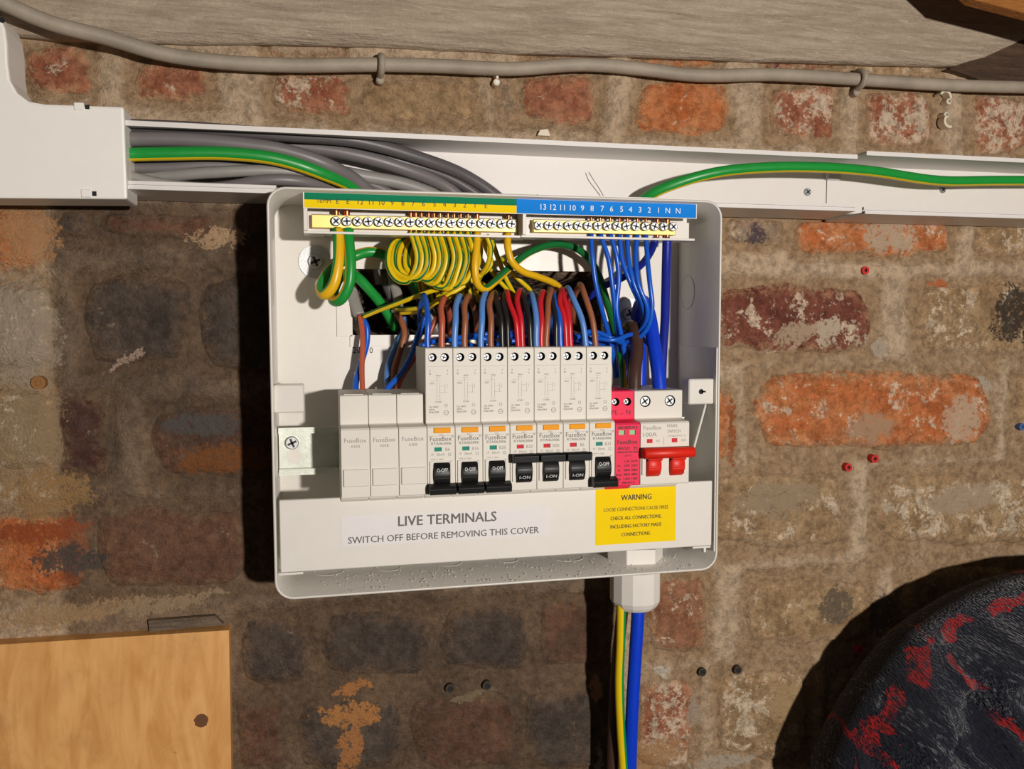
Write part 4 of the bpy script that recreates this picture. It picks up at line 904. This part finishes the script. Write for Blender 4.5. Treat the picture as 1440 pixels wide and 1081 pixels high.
cable('earth_wire', [(714, 329, 63), (714, 348, 66), (720, 368, 66), (734, 381, 62), (756, 389, 54), (780, 399, 42), (796, 415, 28), (806, 440, 10)], 2.5, None, 'deep yellow wire bending right from the end of the earth bar', 'wire', None, 16, gy((.3,), (.62,), DGREEN, YELLO), 0, term(715, 329, 63, 15))
# neutral wires
NP = [
 ([(831, 329, 63), (833, 361, 66), (838, 400, 66), (849, 445, 62), (860, 486, 52), (866, 530, 44)], 'leftmost blue neutral wire under the neutral bar'),
 ([(844, 329, 63), (856, 366, 66), (861, 400, 66), (866, 447, 62), (870, 484, 54), (872, 530, 46)], 'second blue neutral wire from the left under the neutral bar'),
 ([(858, 329, 63), (867, 361, 65), (870, 393, 64), (867, 435, 64), (873, 468, 62), (879, 505, 56), (878, 545, 44)], 'third blue neutral wire from the left, reaching lowest beside the brown tail'),
 ([(871, 329, 63), (875, 366, 66), (886, 396, 68), (900, 428, 66), (905, 446, 60), (896, 458, 52), (876, 462, 42), (850, 470, 34), (800, 476, 30)], 'fourth blue neutral wire from the left, sweeping left in the innermost coil'),
 ([(882, 329, 63), (884, 366, 67), (891, 398, 70), (904, 430, 69), (906, 452, 64), (897, 464, 56), (874, 470, 46), (846, 476, 38), (780, 480, 32)], 'fifth blue neutral wire from the left under the neutral bar'),
 ([(896, 329, 63), (894, 361, 68), (898, 400, 72), (910, 432, 72), (908, 454, 68), (894, 470, 60), (870, 476, 50), (840, 482, 40), (740, 482, 34)], 'sixth blue neutral wire from the left under the neutral bar'),
 ([(908, 329, 63), (911, 370, 69), (914, 400, 72), (917, 432, 72), (911, 460, 69), (894, 478, 63), (872, 482, 54), (845, 486, 44), (700, 484, 36)], 'rightmost of the slim blue neutral wires, making the outermost coil'),
]
for pts, lb in NP: cable('neutral_wire', pts, 1.75, BLUE, lb, 'wire', 'slim blue wires hanging from the neutral bar', 12, None, 0, term(pts[0][0], 329))
cable('neutral_wire', [(938, 336, 63), (937, 370, 60), (936, 410, 54), (935, 450, 48), (932, 500, 42), (930, 560, 38)], 3.3, DBLUE, 'thick navy blue wire dropping straight from the right end of the neutral bar', 'wire', None, 14, None, 0, term(938, 332, 63, 15))
cable('neutral_wire', [(922, 336, 62), (914, 356, 52), (900, 374, 42), (876, 390, 32), (850, 402, 24), (820, 424, 10)], 2.7, DBLUE, 'thick navy blue wire slanting left from the neutral bar', 'wire', None, 14, None, 0, term(924, 332, 62, 15))
# neutral fly-leads behind the breaker tops
for k in range(9):
    xa = 592 + 30 * k; pts = [(xa, 486 - (k % 3) * 6, 62 + (k % 2) * 8), (xa + 30, 478 - (k % 4) * 4, 56 + (k % 3) * 6), (xa + 62, 484 - (k % 3) * 7, 60 + (k % 2) * 6), (xa + 86, 490, 50)]
    cable('fly_lead', pts, 1.7, BLUE, 'slim blue lead lying behind the breaker tops, %s from the left' % ORD[k], 'wire', 'blue leads bunched behind the breakers', 10)
# tails
cable('meter_tail', [(880, 1500, 36), (884, 1180, 40), (886, 1085, 42), (889, 1000, 46), (893, 930, 49), (897, 865, 51), (898, 830, 50), (898, 800, 46), (898, 720, 34), (898, 600, 30), (900, 500, 30), (897, 440, 34), (904, 424, 44), (912, 440, 56), (919, 480, 66), (925, 520, 74), (928, 552, 78)], 5.0, TBLUE, 'thick blue cable rising from below through the gland, bending into the main switch', 'cable', None, 16)
cable('meter_tail', [(860, 1500, 30), (862, 1180, 32), (862, 1085, 32), (864, 1000, 34), (869, 920, 38), (876, 850, 43), (880, 800, 42), (882, 720, 32), (884, 600, 28), (884, 500, 30), (884, 460, 44), (892, 462, 56), (896, 490, 66), (893, 520, 74), (892, 552, 78)], 4.6, DBROWN, 'thick dark brown cable rising through the gland, bending into the main switch', 'cable', None, 16)
# outgoing wires of the breakers
OW = [
 (601, 0, BLUE, 'deep blue wire in the first breaker, left terminal', (600, 416, 590)), (621, 0, RBROWN, 'red-brown wire in the first breaker, right terminal', (620, 420, 632)),
 (639, 1, LBLUE, 'light blue wire in the second breaker', (641, 417, 655)), (653, 1, BROWN, 'brown wire in the second breaker', (653, 417, 668)),
 (676, 2, LBLUE, 'light blue wire in the third breaker', (678, 413, 690)), (690, 2, BROWN, 'brown wire in the third breaker', (688, 413, 706)),
 (706, 3, BLACKI, 'left of two black wires in the fourth breaker', (699, 412, 690)), (714, 3, BLACKI, 'right of two black wires in the fourth breaker', (708, 413, 716)), (728, 3, RED, 'left of two red wires in the fourth breaker', (716, 411, 706)), (734, 3, RED, 'right of two red wires in the fourth breaker', (727, 409, 738)),
 (746, 4, BLACKI, 'black wire in the fifth breaker', (738, 411, 726)), (754, 4, LBLUE, 'light blue wire in the fifth breaker', (751, 414, 740)), (761, 4, RED, 'red wire in the fifth breaker', (760, 411, 770)), (768, 4, BROWN, 'brown wire in the fifth breaker', (771, 409, 782)),
 (782, 5, BLACKI, 'black wire in the sixth breaker', (778, 414, 768)), (788, 5, BLUE, 'deep blue wire in the sixth breaker', (782, 415, 774)), (796, 5, RED, 'left of two red wires in the sixth breaker', (787, 409, 800)), (802, 5, RED, 'right of two red wires in the sixth breaker', (794, 408, 782)),
 (823, 6, LBLUE, 'light blue wire in the last breaker', (806, 406, 786)), (837, 6, BROWN, 'brown wire in the last breaker', (822, 401, 806)),
]
for px, bk, mt, lb, (ax, ay, bx) in OW:
    pts = [(px + 1, 497, 84), (px, 480, 84), ((px * 2 + ax) / 3 + 1, 450, 83), (ax, ay + 14, 76), ((ax * 2 + bx) / 3, ay, 66), ((ax + bx) / 2, ay + 2, 54), (bx, ay + 22, 36), (bx + 2, ay + 54, 12)]
    cable('circuit_wire', pts, 1.9 if mt not in (BROWN, LBLUE, RBROWN) else 2.1, mt, lb + ', rising from its top', 'wire', None, 12)
# two twin cables stripped at the left, and their wires down behind the blank modules
cable('twin_cable', [(492, 380, 7), (494, 405, 10), (499, 425, 15), (505, 443, 20)], 4.2, GREYL, 'grey flat cable, stripped, at the left of the opening', 'cable', None, 14, None, 0, None, .6)
cable('twin_cable', [(545, 380, 6), (556, 405, 10), (560, 425, 15), (557, 440, 18)], 3.8, GREYL, 'grey flat cable, stripped, in the middle of the opening', 'cable', None, 14, None, 0, None, .6)
cable('twin_cable', [(530, 372, 5), (545, 400, 5), (560, 440, 5), (570, 480, 5)], 4.4, GREYD, 'dark grey cable deep in the opening, left', 'cable')
cable('twin_cable', [(566, 372, 5), (580, 400, 5), (604, 440, 5), (620, 480, 5)], 4.4, GREYP, 'dark grey cable deep in the opening, right', 'cable')
cable('circuit_wire', [(506, 444, 20), (509, 460, 24), (510, 485, 30), (509, 520, 36), (510, 556, 44)], 1.9, RBROWN, 'red-brown wire dropping behind the left blank module', 'wire')
cable('circuit_wire', [(508, 446, 19), (515, 458, 21), (516, 480, 22), (508, 510, 26), (501, 535, 34), (500, 558, 42)], 2.2, BLUE, 'blue wire dropping behind the left blank module', 'wire')
cable('circuit_wire', [(558, 441, 18), (566, 455, 21), (569, 470, 24), (562, 495, 26), (555, 520, 28), (552, 556, 36)], 2.3, BROWN, 'brown wire dropping behind the middle blank module', 'wire')
cable('circuit_wire', [(568, 446, 16), (569, 462, 18), (556, 488, 20), (546, 515, 24), (545, 536, 30), (548, 560, 36)], 2.3, LBLUE, 'light blue wire dropping behind the middle blank module', 'wire')
cable('circuit_wire', [(598, 445, 40), (588, 470, 38), (578, 500, 38), (564, 525, 42), (546, 545, 48), (538, 556, 50)], 1.9, BLUE, 'deep blue wire slanting down to the middle blank module', 'wire')
cable('circuit_wire', [(615, 445, 32), (598, 480, 32), (578, 510, 34), (563, 535, 42), (556, 556, 46)], 1.9, RBROWN, 'red-brown wire slanting down to the right blank module', 'wire')
#==CLOTH==
# ------------------------------------------------------------------ tartan cloth, lower right
m, nt, b = newmat('tartan_knit'); CLOTH = m
uv = nd(nt, 'ShaderNodeUVMap').outputs[0]; su = nd(nt, 'ShaderNodeSeparateXYZ', None, i0=uv); U, V = su.outputs[0], su.outputs[1]
mp = nd(nt, 'ShaderNodeMapping', None, Vector=uv); mp.inputs['Scale'].default_value = (300, 120, 1)
knit = nd(nt, 'ShaderNodeTexVoronoi', None, Vector=mp.outputs[0], Scale=1.0).outputs['Distance']
bign = noi(nt, uv, 9, 4, .6); fine = noi(nt, mp.outputs[0], .35, 4, .7)
col = mixc(nt, knit, lin((20, 22, 32)), lin((34, 37, 50)))
def band(v, per, c0, wdt):
    f = mth(nt, 'FRACT', mth(nt, 'ADD', mth(nt, 'MULTIPLY', v, per), c0)); d = mth(nt, 'ABSOLUTE', mth(nt, 'SUBTRACT', f, .5)); return mth(nt, 'LESS_THAN', d, wdt)
wn = mth(nt, 'MULTIPLY', ramp(nt, fine, .52, .66), .8)
wmask = mth(nt, 'MULTIPLY', mth(nt, 'MAXIMUM', band(U, 4.2, .1, .16), mth(nt, 'MULTIPLY', band(V, 3.4, .3, .18), .8)), wn)
col = mixc(nt, mth(nt, 'MULTIPLY', wmask, .6), col, lin((142, 142, 148)))
rm = mth(nt, 'MULTIPLY', mth(nt, 'MAXIMUM', band(mth(nt, 'ADD', U, mth(nt, 'MULTIPLY', bign, .12)), 3.2, .62, .035), band(mth(nt, 'ADD', V, mth(nt, 'MULTIPLY', bign, .16)), 2.6, .72, .045)), mth(nt, 'MULTIPLY', ramp(nt, noi(nt, uv, 14, 3, .6), .42, .54), mth(nt, 'MULTIPLY_ADD', ramp(nt, knit, .28, .5), .75, .25)))
col = mixc(nt, mth(nt, 'MULTIPLY', rm, mth(nt, 'MULTIPLY_ADD', ramp(nt, fine, .3, .55), .6, .3)), col, lin((170, 26, 28)))
nt.links.new(col, b.inputs['Base Color']); b.inputs['Roughness'].default_value = .95; b.inputs['Specular IOR Level'].default_value = .1
b.inputs['Sheen Weight'].default_value = .15
bp = nd(nt, 'ShaderNodeBump', None, Strength=1.0, Distance=.002, Height=knit); nt.links.new(bp.outputs[0], b.inputs['Normal'])
con = [(1172, 1180), (1172, 1081), (1192, 1032), (1218, 985), (1250, 938), (1284, 896), (1322, 868), (1368, 840), (1420, 818), (1500, 800), (1640, 790)]
HCL = 84.0
cpts = [P(px, py, HCL) for px, py in con]
NS, NT = 96, 56
mb = MB(); mb.smooth = True; uvs = []
for i in range(NS + 1):
    f = i / NS * (len(cpts) - 1); k = min(int(f), len(cpts) - 2); q = f - k
    p = cpts[k].lerp(cpts[k + 1], q)
    for j in range(NT + 1):
        t = -.22 + 1.22 * j / NT
        if t < 0:
            h = HCL + t / .22 * 56; off = 26 * (t / .22) ** 2
        else:
            h = HCL + 86 * math.sin(min(1, t * 1.15) * math.pi / 2) ** .75; off = 330 * t ** 1.25
        dx, dz = .62, -.78
        fold = 0
        if t > 0:
            fold = 1.35 * (10 * math.sin(i * .17 + 9 * t + 1.4 * math.sin(t * 8)) + 9 * math.sin(i * .11 - 24 * t + 1.5 * math.sin(i * .07)) + 9 * fbm(i * 3.0, t * 200, .06)) * min(1, t * 5)
        mb.v.append((p[0] + dx * off + (fold * .15 if t > .02 else 0), h + fold, p[2] + dz * off)); uvs.append((i / NS, (t + .22) / 1.22))
for i in range(NS):
    for j in range(NT):
        a = i * (NT + 1) + j
        mb.f.append([a, a + 1, a + NT + 2, a + NT + 1]); mb.mi.append(0); mb.sm.append(True)
cl = single('tartan_cloth', mb, CLOTH, 'dark navy and red tartan cloth heaped in the lower right corner', 'cloth')
ul = cl.data.uv_layers.new(name='UVMap')
for lp in cl.data.loops: ul.data[lp.index].uv = uvs[lp.vertex_index]
